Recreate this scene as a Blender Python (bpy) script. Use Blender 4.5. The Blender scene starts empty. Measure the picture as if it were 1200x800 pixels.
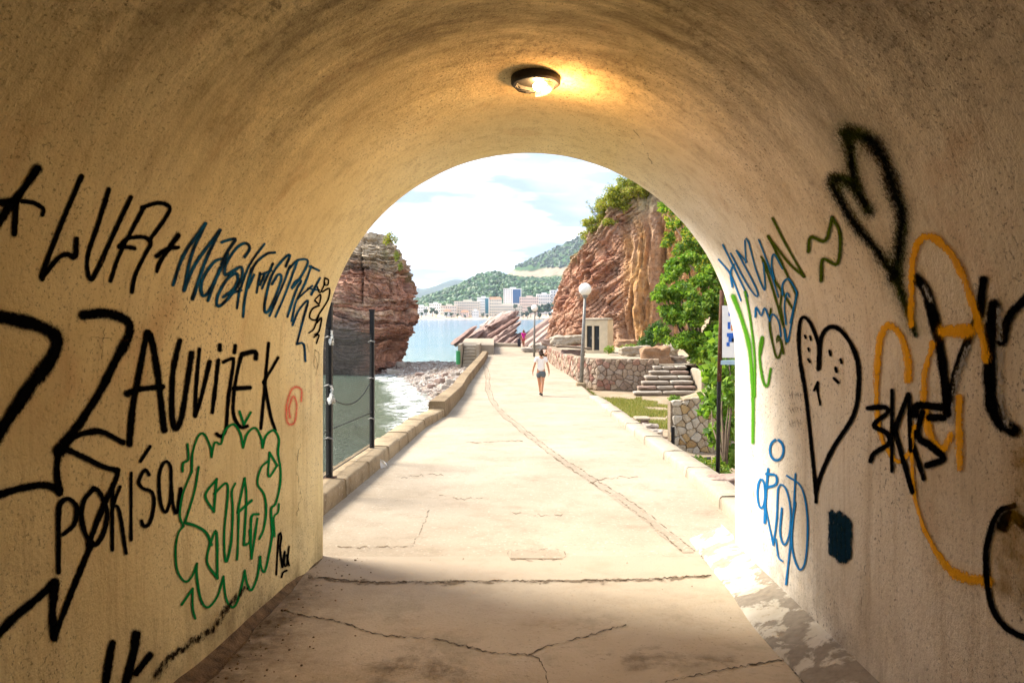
import bpy, bmesh, math, random
import numpy as np
from mathutils import Vector, Matrix
R = math.radians
random.seed(7)
RNG = np.random.default_rng(7)
scene = bpy.context.scene
col = scene.collection

# ------------------------------------------------------------------ camera, sky, sun, exposure
CZ = 4.6                      # camera height above the sea
F = 900.0                     # focal length in photograph pixels (1200 px wide)
HY = 371.0                    # row of the horizon
cam_d = bpy.data.cameras.new('camera')
cam = bpy.data.objects.new('camera', cam_d)
col.objects.link(cam)
cam.location = (0, 0, CZ)
cam.rotation_euler = (R(90), 0, 0)
cam_d.sensor_width = 36.0
cam_d.lens = 27.0
cam_d.shift_y = -29.0 / 1200.0
cam_d.clip_start = 0.05
cam_d.clip_end = 40000
scene.camera = cam

SUN_DIR = Vector((-0.70, 0.34, 0.76)).normalized()      # from the ground towards the sun
SUN_EL = math.asin(SUN_DIR.z)
SUN_AZ = math.atan2(SUN_DIR.x, SUN_DIR.y)
world = bpy.data.worlds.new('World')
scene.world = world
world.use_nodes = True
wn, wl = world.node_tree.nodes, world.node_tree.links
wn.clear()
w_out = wn.new('ShaderNodeOutputWorld')
w_bg = wn.new('ShaderNodeBackground')
w_bg.inputs['Strength'].default_value = 0.14
sky = wn.new('ShaderNodeTexSky')
sky.sky_type = 'NISHITA'
sky.sun_disc = False
sky.sun_elevation = SUN_EL
sky.sun_rotation = SUN_AZ
sky.air_density = 1.0
sky.dust_density = 1.2
sky.ozone_density = 1.5
# clouds: noise on a flat layer overhead, so they bunch towards the horizon
w_tc = wn.new('ShaderNodeTexCoord')
w_sep = wn.new('ShaderNodeSeparateXYZ')
wl.new(w_tc.outputs['Generated'], w_sep.inputs[0])
w_max = wn.new('ShaderNodeMath'); w_max.operation = 'MAXIMUM'; w_max.inputs[1].default_value = 0.0
wl.new(w_sep.outputs['Z'], w_max.inputs[0])
w_add = wn.new('ShaderNodeMath'); w_add.operation = 'ADD'; w_add.inputs[1].default_value = 0.16
wl.new(w_max.outputs[0], w_add.inputs[0])
w_dx = wn.new('ShaderNodeMath'); w_dx.operation = 'DIVIDE'
w_dy = wn.new('ShaderNodeMath'); w_dy.operation = 'DIVIDE'
wl.new(w_sep.outputs['X'], w_dx.inputs[0]); wl.new(w_add.outputs[0], w_dx.inputs[1])
wl.new(w_sep.outputs['Y'], w_dy.inputs[0]); wl.new(w_add.outputs[0], w_dy.inputs[1])
w_comb = wn.new('ShaderNodeCombineXYZ')
wl.new(w_dx.outputs[0], w_comb.inputs[0]); wl.new(w_dy.outputs[0], w_comb.inputs[1])
w_map = wn.new('ShaderNodeMapping')
w_map.inputs['Location'].default_value = (0.35, 0.9, 0.0)
w_map.inputs['Scale'].default_value = (0.75, 1.25, 1.0)
wl.new(w_comb.outputs[0], w_map.inputs[0])
w_n = wn.new('ShaderNodeTexNoise')
w_n.inputs['Scale'].default_value = 0.95
w_n.inputs['Detail'].default_value = 7.0
w_n.inputs['Roughness'].default_value = 0.52
w_n.inputs['Distortion'].default_value = 0.35
wl.new(w_map.outputs[0], w_n.inputs['Vector'])
w_ramp = wn.new('ShaderNodeValToRGB')
w_ramp.color_ramp.elements[0].position = 0.30
w_ramp.color_ramp.elements[1].position = 0.48
wl.new(w_n.outputs['Fac'], w_ramp.inputs[0])
w_n2 = wn.new('ShaderNodeTexNoise')
w_n2.inputs['Scale'].default_value = 1.5
w_n2.inputs['Detail'].default_value = 5.0
wl.new(w_map.outputs[0], w_n2.inputs['Vector'])
w_cc = wn.new('ShaderNodeValToRGB')
w_cc.color_ramp.elements[0].position = 0.49
w_cc.color_ramp.elements[0].color = (0.66, 0.84, 1.14, 1)
w_cc.color_ramp.elements[1].position = 0.64
w_cc.color_ramp.elements[1].color = (3.4, 3.45, 3.55, 1)
wl.new(w_n2.outputs['Fac'], w_cc.inputs[0])
w_blue = wn.new('ShaderNodeMixRGB'); w_blue.blend_type = 'MULTIPLY'; w_blue.inputs[0].default_value = 1.0
w_blue.inputs[2].default_value = (0.46, 0.42, 0.46, 1)
wl.new(sky.outputs[0], w_blue.inputs[1])
w_mix = wn.new('ShaderNodeMixRGB')
wl.new(w_ramp.outputs[0], w_mix.inputs[0])
wl.new(w_blue.outputs[0], w_mix.inputs[1])
wl.new(w_cc.outputs[0], w_mix.inputs[2])
wl.new(w_mix.outputs[0], w_bg.inputs['Color'])
wl.new(w_bg.outputs[0], w_out.inputs['Surface'])

sun_d = bpy.data.lights.new('sun', 'SUN')
sun_d.energy = 1.7
sun_d.angle = R(24.0)
sun_d.color = (1.0, 0.93, 0.82)
sun = bpy.data.objects.new('sun', sun_d)
col.objects.link(sun)
sun.rotation_euler = (-SUN_DIR).to_track_quat('-Z', 'Y').to_euler()
sun.location = (-20, -5, 40)

vs = scene.view_settings
vs.view_transform = 'Standard'
vs.look = 'None'
vs.gamma = 1.0
vs.use_curve_mapping = False
vs.exposure = 2.85
scene.render.engine = 'CYCLES'
scene.cycles.use_denoising = True
try:
    scene.cycles.denoiser = 'OPENIMAGEDENOISE'
except Exception:
    pass
scene.cycles.max_bounces = 8
scene.cycles.diffuse_bounces = 6
scene.cycles.transparent_max_bounces = 24
scene.cycles.volume_bounces = 0
scene.cycles.sample_clamp_indirect = 8.0

# ------------------------------------------------------------------ helpers: placing
def W(px, py, Y):
    """point at depth Y that the photograph shows at (px, py)"""
    return Vector(((px - 600) / F * Y, Y, CZ + (HY - py) / F * Y))

D = 6.2                                   # depth of the tunnel mouth
AX, AZ = 36 / F, -48 / F                  # the tunnel runs slightly right and downhill
U0 = 20 / F * D
RAD = 240 / F * D
SPR = CZ - 50 / F * D
FLO = CZ - 281 / F * D

def lerp(a, b, t): return a + (b - a) * t
def interp(x, xs, ys): return float(np.interp(x, xs, ys))

def path_d(Y):                            # drop of the walkway below the camera
    if Y <= D: return (CZ - FLO) + (Y - D) * (-AZ)
    d0 = CZ - FLO
    return interp(Y, [D, 28, 50, 80, 200], [d0, 2.90, 2.95, 2.97, 2.97])

def on_path(px, py, up=0.0):
    k = (py - HY) / F
    lo, hi = 0.5, 160.0
    for _ in range(50):
        m = (lo + hi) / 2
        if k * m < path_d(m) - up: lo = m
        else: hi = m
    return W(px, py, lo)

def tun_inside(px, py, Y, off=0.0):
    a, b = (px - 600) / F, (HY - py) / F
    u = a * Y - AX * (Y - D) - U0
    w = CZ + b * Y - AZ * (Y - D) - SPR
    r = RAD - off
    if w <= 0: return abs(u) < r
    return u * u + w * w < r * r

def on_tunnel(px, py, off=0.004):
    lo, hi = 0.05, 40.0
    for _ in range(50):
        m = (lo + hi) / 2
        if tun_inside(px, py, m, off): lo = m
        else: hi = m
    return W(px, py, lo)

# ------------------------------------------------------------------ helpers: numpy noise
def _hash(ix, iy, iz):
    h = (ix.astype(np.int64) * 374761393 + iy.astype(np.int64) * 668265263 + iz.astype(np.int64) * 2147483647) & 0xffffffff
    h = ((h ^ (h >> 13)) * 1274126177) & 0xffffffff
    h = ((h ^ (h >> 16)) * 2246822519) & 0xffffffff
    return ((h ^ (h >> 15)) & 0xffffff) / float(0xffffff)

def vnoise(x, y, z=0.0):
    x, y, z = np.broadcast_arrays(np.asarray(x, float), np.asarray(y, float), np.asarray(z, float))
    ix, iy, iz = np.floor(x), np.floor(y), np.floor(z)
    fx, fy, fz = x - ix, y - iy, z - iz
    fx = fx * fx * (3 - 2 * fx); fy = fy * fy * (3 - 2 * fy); fz = fz * fz * (3 - 2 * fz)
    def c(a, b, d): return _hash(ix + a, iy + b, iz + d)
    v = ((c(0,0,0) * (1-fx) + c(1,0,0) * fx) * (1-fy) + (c(0,1,0) * (1-fx) + c(1,1,0) * fx) * fy) * (1-fz) + \
        ((c(0,0,1) * (1-fx) + c(1,0,1) * fx) * (1-fy) + (c(0,1,1) * (1-fx) + c(1,1,1) * fx) * fy) * fz
    return v * 2 - 1

def fbm(x, y, z=0.0, o=4, g=0.5):
    a, s, t = 1.0, 0.0, 0.0
    x, y, z = np.asarray(x, float), np.asarray(y, float), np.asarray(z, float)
    for i in range(o):
        s = s + a * vnoise(x, y, z); t += a
        a *= g; x = x * 2.03 + 11.3; y = y * 2.03 + 5.7; z = z * 2.03 + 3.1
    return s / t

def sstep(a, b, x):
    t = np.clip((np.asarray(x, float) - a) / (b - a), 0, 1)
    return t * t * (3 - 2 * t)

# ------------------------------------------------------------------ helpers: objects
def tag(o, label=None, cat=None, group=None, kind=None):
    if label: o['label'] = label
    if cat: o['category'] = cat
    if group: o['group'] = group
    if kind: o['kind'] = kind
    return o

def empty(name, loc=(0, 0, 0), rz=0.0):
    o = bpy.data.objects.new(name, None)
    o.empty_display_size = 0.2
    col.objects.link(o)
    o.location = loc
    o.rotation_euler = (0, 0, rz)
    return o

def link(name, me, mat, parent=None, smooth=False):
    o = bpy.data.objects.new(name, me)
    col.objects.link(o)
    if mat is not None and not me.materials: me.materials.append(mat)
    if smooth:
        me.polygons.foreach_set('use_smooth', np.ones(len(me.polygons), bool))
    if parent is not None: o.parent = parent
    return o

def meshob(name, verts, faces, mat, parent=None, smooth=False, colors=None, local=None):
    """verts in world coordinates; local = world position of the parent (no rotation)"""
    v = np.asarray(verts, float)
    if local is not None: v = v - np.asarray(local, float)
    me = bpy.data.meshes.new(name)
    me.from_pydata(v.tolist(), [], faces if isinstance(faces, list) else faces.tolist())
    if colors is not None:
        ca = me.color_attributes.new('Col', 'FLOAT_COLOR', 'POINT')
        c = np.ones((len(v), 4)); c[:, :3] = colors
        ca.data.foreach_set('color', c.ravel())
    me.update()
    return link(name, me, mat, parent, smooth)

def gridfaces(nr, nc, wrap=False):
    f = []
    cc = nc if wrap else nc - 1
    i, j = np.meshgrid(np.arange(nr - 1), np.arange(cc), indexing='ij')
    a = i * nc + j; b = i * nc + (j + 1) % nc
    return np.stack([a, b, b + nc, a + nc], -1).reshape(-1, 4)

class MB:
    def __init__(s): s.v = []; s.f = []
    def add(s, v, f):
        n = len(s.v); s.v += [tuple(p) for p in v]; s.f += [tuple(i + n for i in q) for q in f]
    def box(s, x0, x1, y0, y1, z0, z1):
        v = [(x0,y0,z0),(x1,y0,z0),(x1,y1,z0),(x0,y1,z0),(x0,y0,z1),(x1,y0,z1),(x1,y1,z1),(x0,y1,z1)]
        s.add(v, [(0,3,2,1),(4,5,6,7),(0,1,5,4),(1,2,6,5),(2,3,7,6),(3,0,4,7)])
        return s
    def tube(s, pts, radii, n=8, cap=True):
        pts = [Vector(p) for p in pts]
        if not hasattr(radii, '__len__'): radii = [radii] * len(pts)
        rings = []
        for i, p in enumerate(pts):
            t = (pts[min(i + 1, len(pts) - 1)] - pts[max(i - 1, 0)])
            t = t.normalized() if t.length > 1e-9 else Vector((0, 0, 1))
            a = t.orthogonal().normalized() if i == 0 else (rings[-1][1] - t * rings[-1][1].dot(t)).normalized()
            rings.append((p, a, t.cross(a)))
        v, f = [], []
        for (p, a, b), r in zip(rings, radii):
            for k in range(n):
                an = 2 * math.pi * k / n
                v.append(p + a * (r * math.cos(an)) + b * (r * math.sin(an)))
        for i in range(len(pts) - 1):
            for k in range(n):
                f.append((i*n+k, i*n+(k+1)%n, (i+1)*n+(k+1)%n, (i+1)*n+k))
        if cap:
            f.append(tuple(reversed(range(n)))); f.append(tuple((len(pts)-1)*n + k for k in range(n)))
        s.add(v, f)
        return s
    def lathe(s, prof, n=20, c=(0, 0, 0), closed=True):
        v, f = [], []
        for r, z in prof:
            for k in range(n):
                an = 2 * math.pi * k / n
                v.append((c[0] + r * math.cos(an), c[1] + r * math.sin(an), c[2] + z))
        for i in range(len(prof) - 1):
            for k in range(n):
                f.append((i*n+k, i*n+(k+1)%n, (i+1)*n+(k+1)%n, (i+1)*n+k))
        if closed:
            f.append(tuple(reversed(range(n)))); f.append(tuple((len(prof)-1)*n + k for k in range(n)))
        s.add(v, f)
        return s
    def ball(s, c, r, sub=1, jit=0.0, rnd=random):
        bm = bmesh.new()
        bmesh.ops.create_icosphere(bm, subdivisions=sub, radius=1.0)
        rr = r if hasattr(r, '__len__') else (r, r, r)
        v = []
        for q in bm.verts:
            j = 1 + rnd.uniform(-jit, jit)
            v.append((c[0] + q.co.x * rr[0] * j, c[1] + q.co.y * rr[1] * j, c[2] + q.co.z * rr[2] * j))
        s.add(v, [tuple(x.index for x in q.verts) for q in bm.faces])
        bm.free()
        return s
    def build(s, name, mat, parent=None, smooth=False):
        me = bpy.data.meshes.new(name)
        me.from_pydata([tuple(p) for p in s.v], [], s.f)
        me.update()
        return link(name, me, mat, parent, smooth)

def rough_block(size, sub=(6, 4, 3), amp=0.04, freq=2.0, seed=0.0, bev=0.12):
    """a box with rounded edges and a rough noisy surface, centred on the origin"""
    sx, sy, sz = size
    bm = bmesh.new()
    bmesh.ops.create_cube(bm, size=1.0)
    n = max(sub)
    bmesh.ops.subdivide_edges(bm, edges=bm.edges[:], cuts=n, use_grid_fill=True)
    P = np.array([v.co[:] for v in bm.verts]) * 2           # -1..1
    q = P / np.maximum(np.linalg.norm(P, axis=1, keepdims=True), 1e-6)
    m = np.max(np.abs(P), axis=1, keepdims=True)
    k = (np.abs(P) ** 6).sum(1, keepdims=True) ** (1 / 6)
    P = P / np.maximum(k, 1e-6) * m * (1 - bev * 0.2)
    V = P * np.array([sx, sy, sz]) / 2
    nn = fbm(V[:, 0] * freq + seed, V[:, 1] * freq + seed * 1.7, V[:, 2] * freq + seed * .3, 3)
    V = V + q * (nn * amp)[:, None]
    f = [tuple(v.index for v in fc.verts) for fc in bm.faces]
    bm.free()
    return V, f

# ------------------------------------------------------------------ materials
class NT:
    def __init__(s, name):
        s.m = bpy.data.materials.new(name); s.m.use_nodes = True
        s.n, s.l = s.m.node_tree.nodes, s.m.node_tree.links
        s.b = s.n['Principled BSDF']; s.out = s.n['Material Output']
        s.geo = None
    def pos(s):
        if s.geo is None: s.geo = s.n.new('ShaderNodeNewGeometry')
        return s.geo.outputs['Position']
    def map(s, scale=(1, 1, 1), rot=(0, 0, 0), vec=None):
        k = s.n.new('ShaderNodeMapping'); k.inputs['Scale'].default_value = scale; k.inputs['Rotation'].default_value = rot
        s.l.new(vec or s.pos(), k.inputs[0]); return k.outputs[0]
    def noise(s, scale, detail=4, rough=0.55, vec=None, dist=0.0):
        k = s.n.new('ShaderNodeTexNoise')
        k.inputs['Scale'].default_value = scale; k.inputs['Detail'].default_value = detail
        k.inputs['Roughness'].default_value = rough; k.inputs['Distortion'].default_value = dist
        s.l.new(vec or s.pos(), k.inputs['Vector']); return k.outputs['Fac']
    def voro(s, scale, feat='F1', vec=None, out='Distance'):
        k = s.n.new('ShaderNodeTexVoronoi'); k.feature = feat; k.inputs['Scale'].default_value = scale
        s.l.new(vec or s.pos(), k.inputs['Vector']); return k.outputs[out]
    def ramp(s, fac, stops, interp='LINEAR'):
        k = s.n.new('ShaderNodeValToRGB'); k.color_ramp.interpolation = interp
        e = k.color_ramp.elements
        while len(e) < len(stops): e.new(0.5)
        for q, (p, c) in zip(e, stops):
            q.position = p
            if not hasattr(c, '__len__'): c = (c, c, c)
            q.color = tuple(c) + (1,)
        s.l.new(fac, k.inputs[0]); return k.outputs[0]
    def mix(s, fac, a, b, mode='MIX'):
        k = s.n.new('ShaderNodeMixRGB'); k.blend_type = mode
        for i, x in ((0, fac), (1, a), (2, b)):
            if hasattr(x, 'is_linked'): s.l.new(x, k.inputs[i])
            elif i == 0: k.inputs[0].default_value = x
            else: k.inputs[i].default_value = tuple(x) + (1,)
        return k.outputs[0]
    def math(s, op, a, b=None, c=None, clamp=False):
        k = s.n.new('ShaderNodeMath'); k.operation = op; k.use_clamp = clamp
        for i, x in enumerate((a, b, c)):
            if x is None: continue
            if hasattr(x, 'is_linked'): s.l.new(x, k.inputs[i])
            else: k.inputs[i].default_value = x
        return k.outputs[0]
    def sep(s, vec=None):
        k = s.n.new('ShaderNodeSeparateXYZ'); s.l.new(vec or s.pos(), k.inputs[0]); return k.outputs
    def attr(s, name='Col'):
        k = s.n.new('ShaderNodeAttribute'); k.attribute_name = name; return k.outputs['Color']
    def rnd(s):
        return s.n.new('ShaderNodeObjectInfo').outputs['Random']
    def color(s, c):
        if hasattr(c, 'is_linked'): s.l.new(c, s.b.inputs['Base Color'])
        else: s.b.inputs['Base Color'].default_value = tuple(c) + (1,)
        return s
    def rough(s, r, spec=0.3):
        if hasattr(r, 'is_linked'): s.l.new(r, s.b.inputs['Roughness'])
        else: s.b.inputs['Roughness'].default_value = r
        s.b.inputs['Specular IOR Level'].default_value = spec
        return s
    def bump(s, h, strength=0.5, dist=0.02, normal=None):
        k = s.n.new('ShaderNodeBump'); k.inputs['Strength'].default_value = strength; k.inputs['Distance'].default_value = dist
        s.l.new(h, k.inputs['Height'])
        if normal is not None: s.l.new(normal, k.inputs['Normal'])
        s.l.new(k.outputs[0], s.b.inputs['Normal']); return k.outputs[0]

def simple(name, c, rough=0.7, var=0.15, scale=6.0, bump=0.2, bdist=0.01, metal=0.0, spec=0.3):
    t = NT(name)
    lo = tuple(x * (1 - var) for x in c); hi = tuple(min(1, x * (1 + var)) for x in c)
    n = t.noise(scale, 5, 0.6)
    t.color(t.ramp(n, [(0.3, lo), (0.7, hi)])).rough(rough, spec)
    if bump: t.bump(t.noise(scale * 6, 4), bump, bdist)
    t.b.inputs['Metallic'].default_value = metal
    return t.m

M = {}
# --- plaster of the vault: ochre wash, soot and painted shade on the crown, fine black pitting, damp streaks, paler on the right wall
t = NT('plaster')
xyz = t.sep()
big = t.noise(0.55, 4, 0.6)
base = t.ramp(big, [(0.28, (0.70, 0.575, 0.31)), (0.5, (0.79, 0.68, 0.39)), (0.72, (0.85, 0.755, 0.485))])
# the right wall is paler and less yellow
wx = t.math('SUBTRACT', xyz[0], t.math('MULTIPLY', t.math('SUBTRACT', xyz[1], D), AX))
right = t.math('MULTIPLY', t.math('SUBTRACT', wx, 0.75), 1.6, clamp=True)
base = t.mix(right, base, t.ramp(t.noise(0.8, 5, 0.65), [(0.3, (0.74, 0.67, 0.55)), (0.7, (0.86, 0.81, 0.72))]))
pat = t.noise(0.42, 6, 0.68, dist=0.5)
base = t.mix(t.ramp(pat, [(0.48, 0.0), (0.68, 0.40)]), base, (0.44, 0.32, 0.155))
st = t.noise(1.0, 6, 0.7, vec=t.map((9, 9, 0.7)))
base = t.mix(t.ramp(st, [(0.50, 0.0), (0.72, 0.38)]), base, (0.30, 0.19, 0.075))
rust = t.noise(1.7, 5, 0.6)
base = t.mix(t.ramp(rust, [(0.60, 0.0), (0.74, 0.30)]), base, (0.50, 0.22, 0.09))
hz = t.math('ADD', xyz[2], t.math('MULTIPLY', t.math('SUBTRACT', xyz[1], D), -AZ))
# soot streaks that cross the crown diagonally (formwork and lamp smoke), with shade painted in
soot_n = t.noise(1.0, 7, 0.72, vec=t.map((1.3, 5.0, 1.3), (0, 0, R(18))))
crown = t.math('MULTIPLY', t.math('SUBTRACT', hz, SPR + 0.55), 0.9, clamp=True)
crown = t.math('MULTIPLY', crown, t.math('MULTIPLY', t.math('SUBTRACT', 5.2, xyz[1]), 0.55, clamp=True))   # thickens it away from the mouth, painting in the shade of the upper corners
soot_shade = t.math('MULTIPLY', t.ramp(soot_n, [(0.36, 0.0), (0.62, 0.9)]), crown)
base = t.mix(soot_shade, base, (0.085, 0.06, 0.03))
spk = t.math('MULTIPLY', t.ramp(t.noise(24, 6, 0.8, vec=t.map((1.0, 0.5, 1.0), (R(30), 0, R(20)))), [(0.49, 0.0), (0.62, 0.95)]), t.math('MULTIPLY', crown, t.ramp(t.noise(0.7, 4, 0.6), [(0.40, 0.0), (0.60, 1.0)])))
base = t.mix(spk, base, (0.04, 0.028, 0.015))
pits = t.noise(80, 3, 0.65, vec=t.map((1.0, 0.7, 0.8), (R(25), 0, 0)))
pitmask = t.ramp(t.noise(1.1, 4, 0.6), [(0.34, 0.15), (0.66, 1.0)])
pt = t.math('MULTIPLY', t.ramp(pits, [(0.57, 0.0), (0.67, 0.85)]), pitmask)
blot = t.math('MULTIPLY', t.ramp(t.noise(19, 5, 0.75), [(0.58, 0.0), (0.70, 0.55)]), t.ramp(t.noise(0.9, 4, 0.6), [(0.42, 0.0), (0.62, 1.0)]))
base = t.mix(blot, base, (0.16, 0.10, 0.045))
base = t.mix(pt, base, (0.045, 0.032, 0.018))
low = t.math('MULTIPLY', t.math('SUBTRACT', FLO + 0.55, hz), 1.7, clamp=True)
grime = t.math('MULTIPLY', t.ramp(t.noise(2.3, 6, 0.7), [(0.42, 0.0), (0.66, 0.75)]), low)
base = t.mix(grime, base, (0.10, 0.06, 0.025))
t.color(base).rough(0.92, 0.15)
b1 = t.bump(t.noise(3.2, 6, 0.55), 0.55, 0.04)
t.bump(t.noise(52, 4, 0.7), 0.62, 0.011, b1)
M['plaster'] = t.m

# --- old concrete of the walkway
def concrete(name, c_lo, c_hi, c_dirt, dirt_amt):
    t = NT(name)
    n = t.noise(0.7, 6, 0.62)
    c = t.ramp(n, [(0.3, c_lo), (0.7, c_hi)])
    c = t.mix(t.ramp(t.noise(2.6, 7, 0.72), [(0.5, 0.0), (0.75, dirt_amt)]), c, c_dirt)
    c = t.mix(t.ramp(t.noise(38, 3, 0.7), [(0.58, 0.0), (0.72, 0.45)]), c, tuple(x * 0.45 for x in c_dirt))
    c = t.mix(t.ramp(t.noise(30, 2, 0.5), [(0.28, 0.4), (0.38, 0.0)]), c, (0.62, 0.55, 0.44))
    t.color(c).rough(0.9, 0.2)
    b1 = t.bump(t.noise(3.0, 6, 0.6), 0.4, 0.02)
    t.bump(t.noise(60, 4, 0.7), 0.5, 0.008, b1)
    return t.m
M['path'] = concrete('walkway_concrete', (0.29, 0.23, 0.16), (0.39, 0.32, 0.235), (0.19, 0.138, 0.085), 0.6)
t = NT('tunnel_concrete')
n = t.noise(0.8, 6, 0.62)
c = t.ramp(n, [(0.3, (0.50, 0.39, 0.25)), (0.7, (0.64, 0.535, 0.385))])
c = t.mix(t.ramp(t.noise(2.2, 7, 0.75), [(0.5, 0.0), (0.72, 0.5)]), c, (0.32, 0.215, 0.115))
c = t.mix(t.ramp(t.noise(1.1, 5, 0.7), [(0.56, 0.0), (0.70, 0.35)]), c, (0.30, 0.30, 0.21))
c = t.mix(t.ramp(t.noise(34, 4, 0.75), [(0.58, 0.0), (0.72, 0.5)]), c, (0.10, 0.065, 0.03))
c = t.mix(t.ramp(t.noise(26, 2, 0.5), [(0.26, 0.5), (0.36, 0.0)]), c, (0.60, 0.50, 0.36))
xyz = t.sep()
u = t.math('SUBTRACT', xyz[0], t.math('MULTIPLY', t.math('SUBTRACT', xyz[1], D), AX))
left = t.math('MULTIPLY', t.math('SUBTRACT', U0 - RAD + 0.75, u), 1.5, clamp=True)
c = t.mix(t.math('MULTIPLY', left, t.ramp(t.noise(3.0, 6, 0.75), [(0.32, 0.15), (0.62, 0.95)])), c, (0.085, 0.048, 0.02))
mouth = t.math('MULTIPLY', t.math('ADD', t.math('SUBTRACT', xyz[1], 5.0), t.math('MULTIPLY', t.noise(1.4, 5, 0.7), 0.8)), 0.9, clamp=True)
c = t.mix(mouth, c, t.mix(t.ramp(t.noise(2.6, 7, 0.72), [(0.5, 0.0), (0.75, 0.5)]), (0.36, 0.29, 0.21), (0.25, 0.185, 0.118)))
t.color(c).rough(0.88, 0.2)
b1 = t.bump(t.noise(3.5, 6, 0.6), 0.45, 0.025)
t.bump(t.noise(55, 4, 0.7), 0.6, 0.010, b1)
M['floor'] = t.m
M['kerb'] = concrete('kerb_concrete', (0.22, 0.155, 0.085), (0.37, 0.28, 0.17), (0.09, 0.058, 0.026), 0.9)
M['parapet'] = concrete('parapet_concrete', (0.17, 0.115, 0.06), (0.29, 0.21, 0.12), (0.07, 0.045, 0.02), 0.8)
M['palecon'] = concrete('pale_concrete', (0.30, 0.245, 0.175), (0.41, 0.345, 0.26), (0.20, 0.145, 0.085), 0.6)
M['patch'] = concrete('patch_concrete', (0.25, 0.195, 0.135), (0.335, 0.27, 0.195), (0.17, 0.12, 0.075), 0.6)

# --- cement fillet: white paint flaking off grey cement
t = NT('flaking_skirting')
msk = t.ramp(t.noise(2.7, 7, 0.62, dist=0.3), [(0.50, 0.0), (0.535, 1.0)])
wht = t.ramp(t.noise(6, 5), [(0.3, (0.52, 0.46, 0.35)), (0.7, (0.68, 0.63, 0.53))])
wht = t.mix(t.ramp(t.noise(11, 6, 0.75), [(0.54, 0.0), (0.66, 0.8)]), wht, (0.33, 0.25, 0.15))
gry = t.ramp(t.noise(20, 4), [(0.3, (0.24, 0.20, 0.15)), (0.7, (0.34, 0.29, 0.22))])
t.color(t.mix(msk, wht, gry)).rough(0.9, 0.2)
b1 = t.bump(t.math('SUBTRACT', 1.0, msk), 0.6, 0.006)
t.bump(t.noise(30, 5), 0.5, 0.01, b1)
M['skirt'] = t.m

def spray(name, c, soft=0.35, grain=0.9, gs=60, dens=1.0, c2=None, over=0.5):
    t = NT(name)
    uv = t.n.new('ShaderNodeUVMap'); uv.uv_map = 'UVMap'
    ln = t.n.new('ShaderNodeVectorMath'); ln.operation = 'LENGTH'
    t.l.new(uv.outputs[0], ln.inputs[0])
    a = t.math('DIVIDE', t.math('SUBTRACT', 0.74, ln.outputs['Value']), soft * 0.74)
    g = t.math('MULTIPLY', t.math('SUBTRACT', t.noise(gs, 4, 0.75), 0.52), grain * 3.2)
    a = t.math('ADD', a, g)
    a = t.math('MULTIPLY', a, t.ramp(ln.outputs['Value'], [(0.62, 1.0), (0.74, 0.0)]), clamp=True)
    ov = t.math('MULTIPLY', t.ramp(t.noise(150, 2, 0.6), [(0.50, 0.0), (0.64, 1.0)]), t.ramp(ln.outputs['Value'], [(0.55, over), (1.0, 0.0)]))
    a = t.math('MAXIMUM', a, ov)
    a = t.math('MULTIPLY', a, dens, clamp=True)
    if c2: t.color(t.ramp(t.noise(9, 3), [(0.4, c), (0.6, c2)]))
    else: t.color(c)
    t.rough(1.0, 0.0)
    t.bump(t.noise(46, 4, 0.65), 0.6, 0.010)
    tr = t.n.new('ShaderNodeBsdfTransparent'); mx = t.n.new('ShaderNodeMixShader')
    t.l.new(a, mx.inputs[0]); t.l.new(tr.outputs[0], mx.inputs[1]); t.l.new(t.b.outputs[0], mx.inputs[2])
    t.l.new(mx.outputs[0], t.out.inputs['Surface'])
    return t.m
M['s_black'] = spray('spray_black', (0.003, 0.003, 0.004), 0.42, 0.7, over=0.7)
M['s_soft'] = spray('spray_black_soft', (0.004, 0.005, 0.004), 0.85, 0.8, over=0.8)
M['s_marker'] = spray('spray_blue_black', (0.008, 0.022, 0.045), 0.45, 0.6, c2=(0.012, 0.095, 0.21))
M['s_green'] = spray('spray_green', (0.006, 0.19, 0.05), 0.45, 0.35)
M['s_lime'] = spray('spray_lime', (0.075, 0.26, 0.015), 0.7, 0.35)
M['s_olive'] = spray('spray_olive', (0.06, 0.10, 0.008), 0.7, 0.4)
M['s_halo'] = spray('spray_dark_green_mist', (0.055, 0.085, 0.008), 1.3, 0.8, dens=0.42, over=0.3)
M['s_blue'] = spray('spray_blue', (0.015, 0.16, 0.40), 0.5, 0.35)
M['s_teal'] = spray('spray_teal_smear', (0.008, 0.028, 0.05), 0.5, 1.4, gs=30)
M['s_orange'] = spray('spray_orange', (0.88, 0.44, 0.015), 0.5, 1.3, gs=30, dens=0.88)
M['s_white'] = spray('spray_white', (0.45, 0.45, 0.45), 0.9, 2.0, gs=45, dens=0.75)
M['s_pink'] = spray('spray_pink', (0.75, 0.12, 0.09), 1.1, 0.4, dens=0.8)
M['s_ochre'] = spray('spray_ochre', (0.36, 0.22, 0.02), 1.4, 0.9, gs=18, dens=0.6)
M['s_pencil'] = spray('pencil_brown', (0.16, 0.10, 0.07), 1.2, 1.2, gs=60, dens=0.55)
M['crack'] = spray('crack_dark', (0.045, 0.028, 0.015), 0.8, 2.6, gs=16, dens=0.8)
M['faint'] = spray('crack_faint', (0.13, 0.085, 0.05), 1.0, 3.2, gs=9, dens=0.55, over=0.2)
M['grime'] = spray('grime_dark', (0.02, 0.013, 0.007), 1.0, 2.2, gs=24, dens=0.95)
M['damp'] = spray('damp_stain', (0.12, 0.075, 0.035), 1.8, 1.1, gs=7, dens=0.45, over=0.15)

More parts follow.
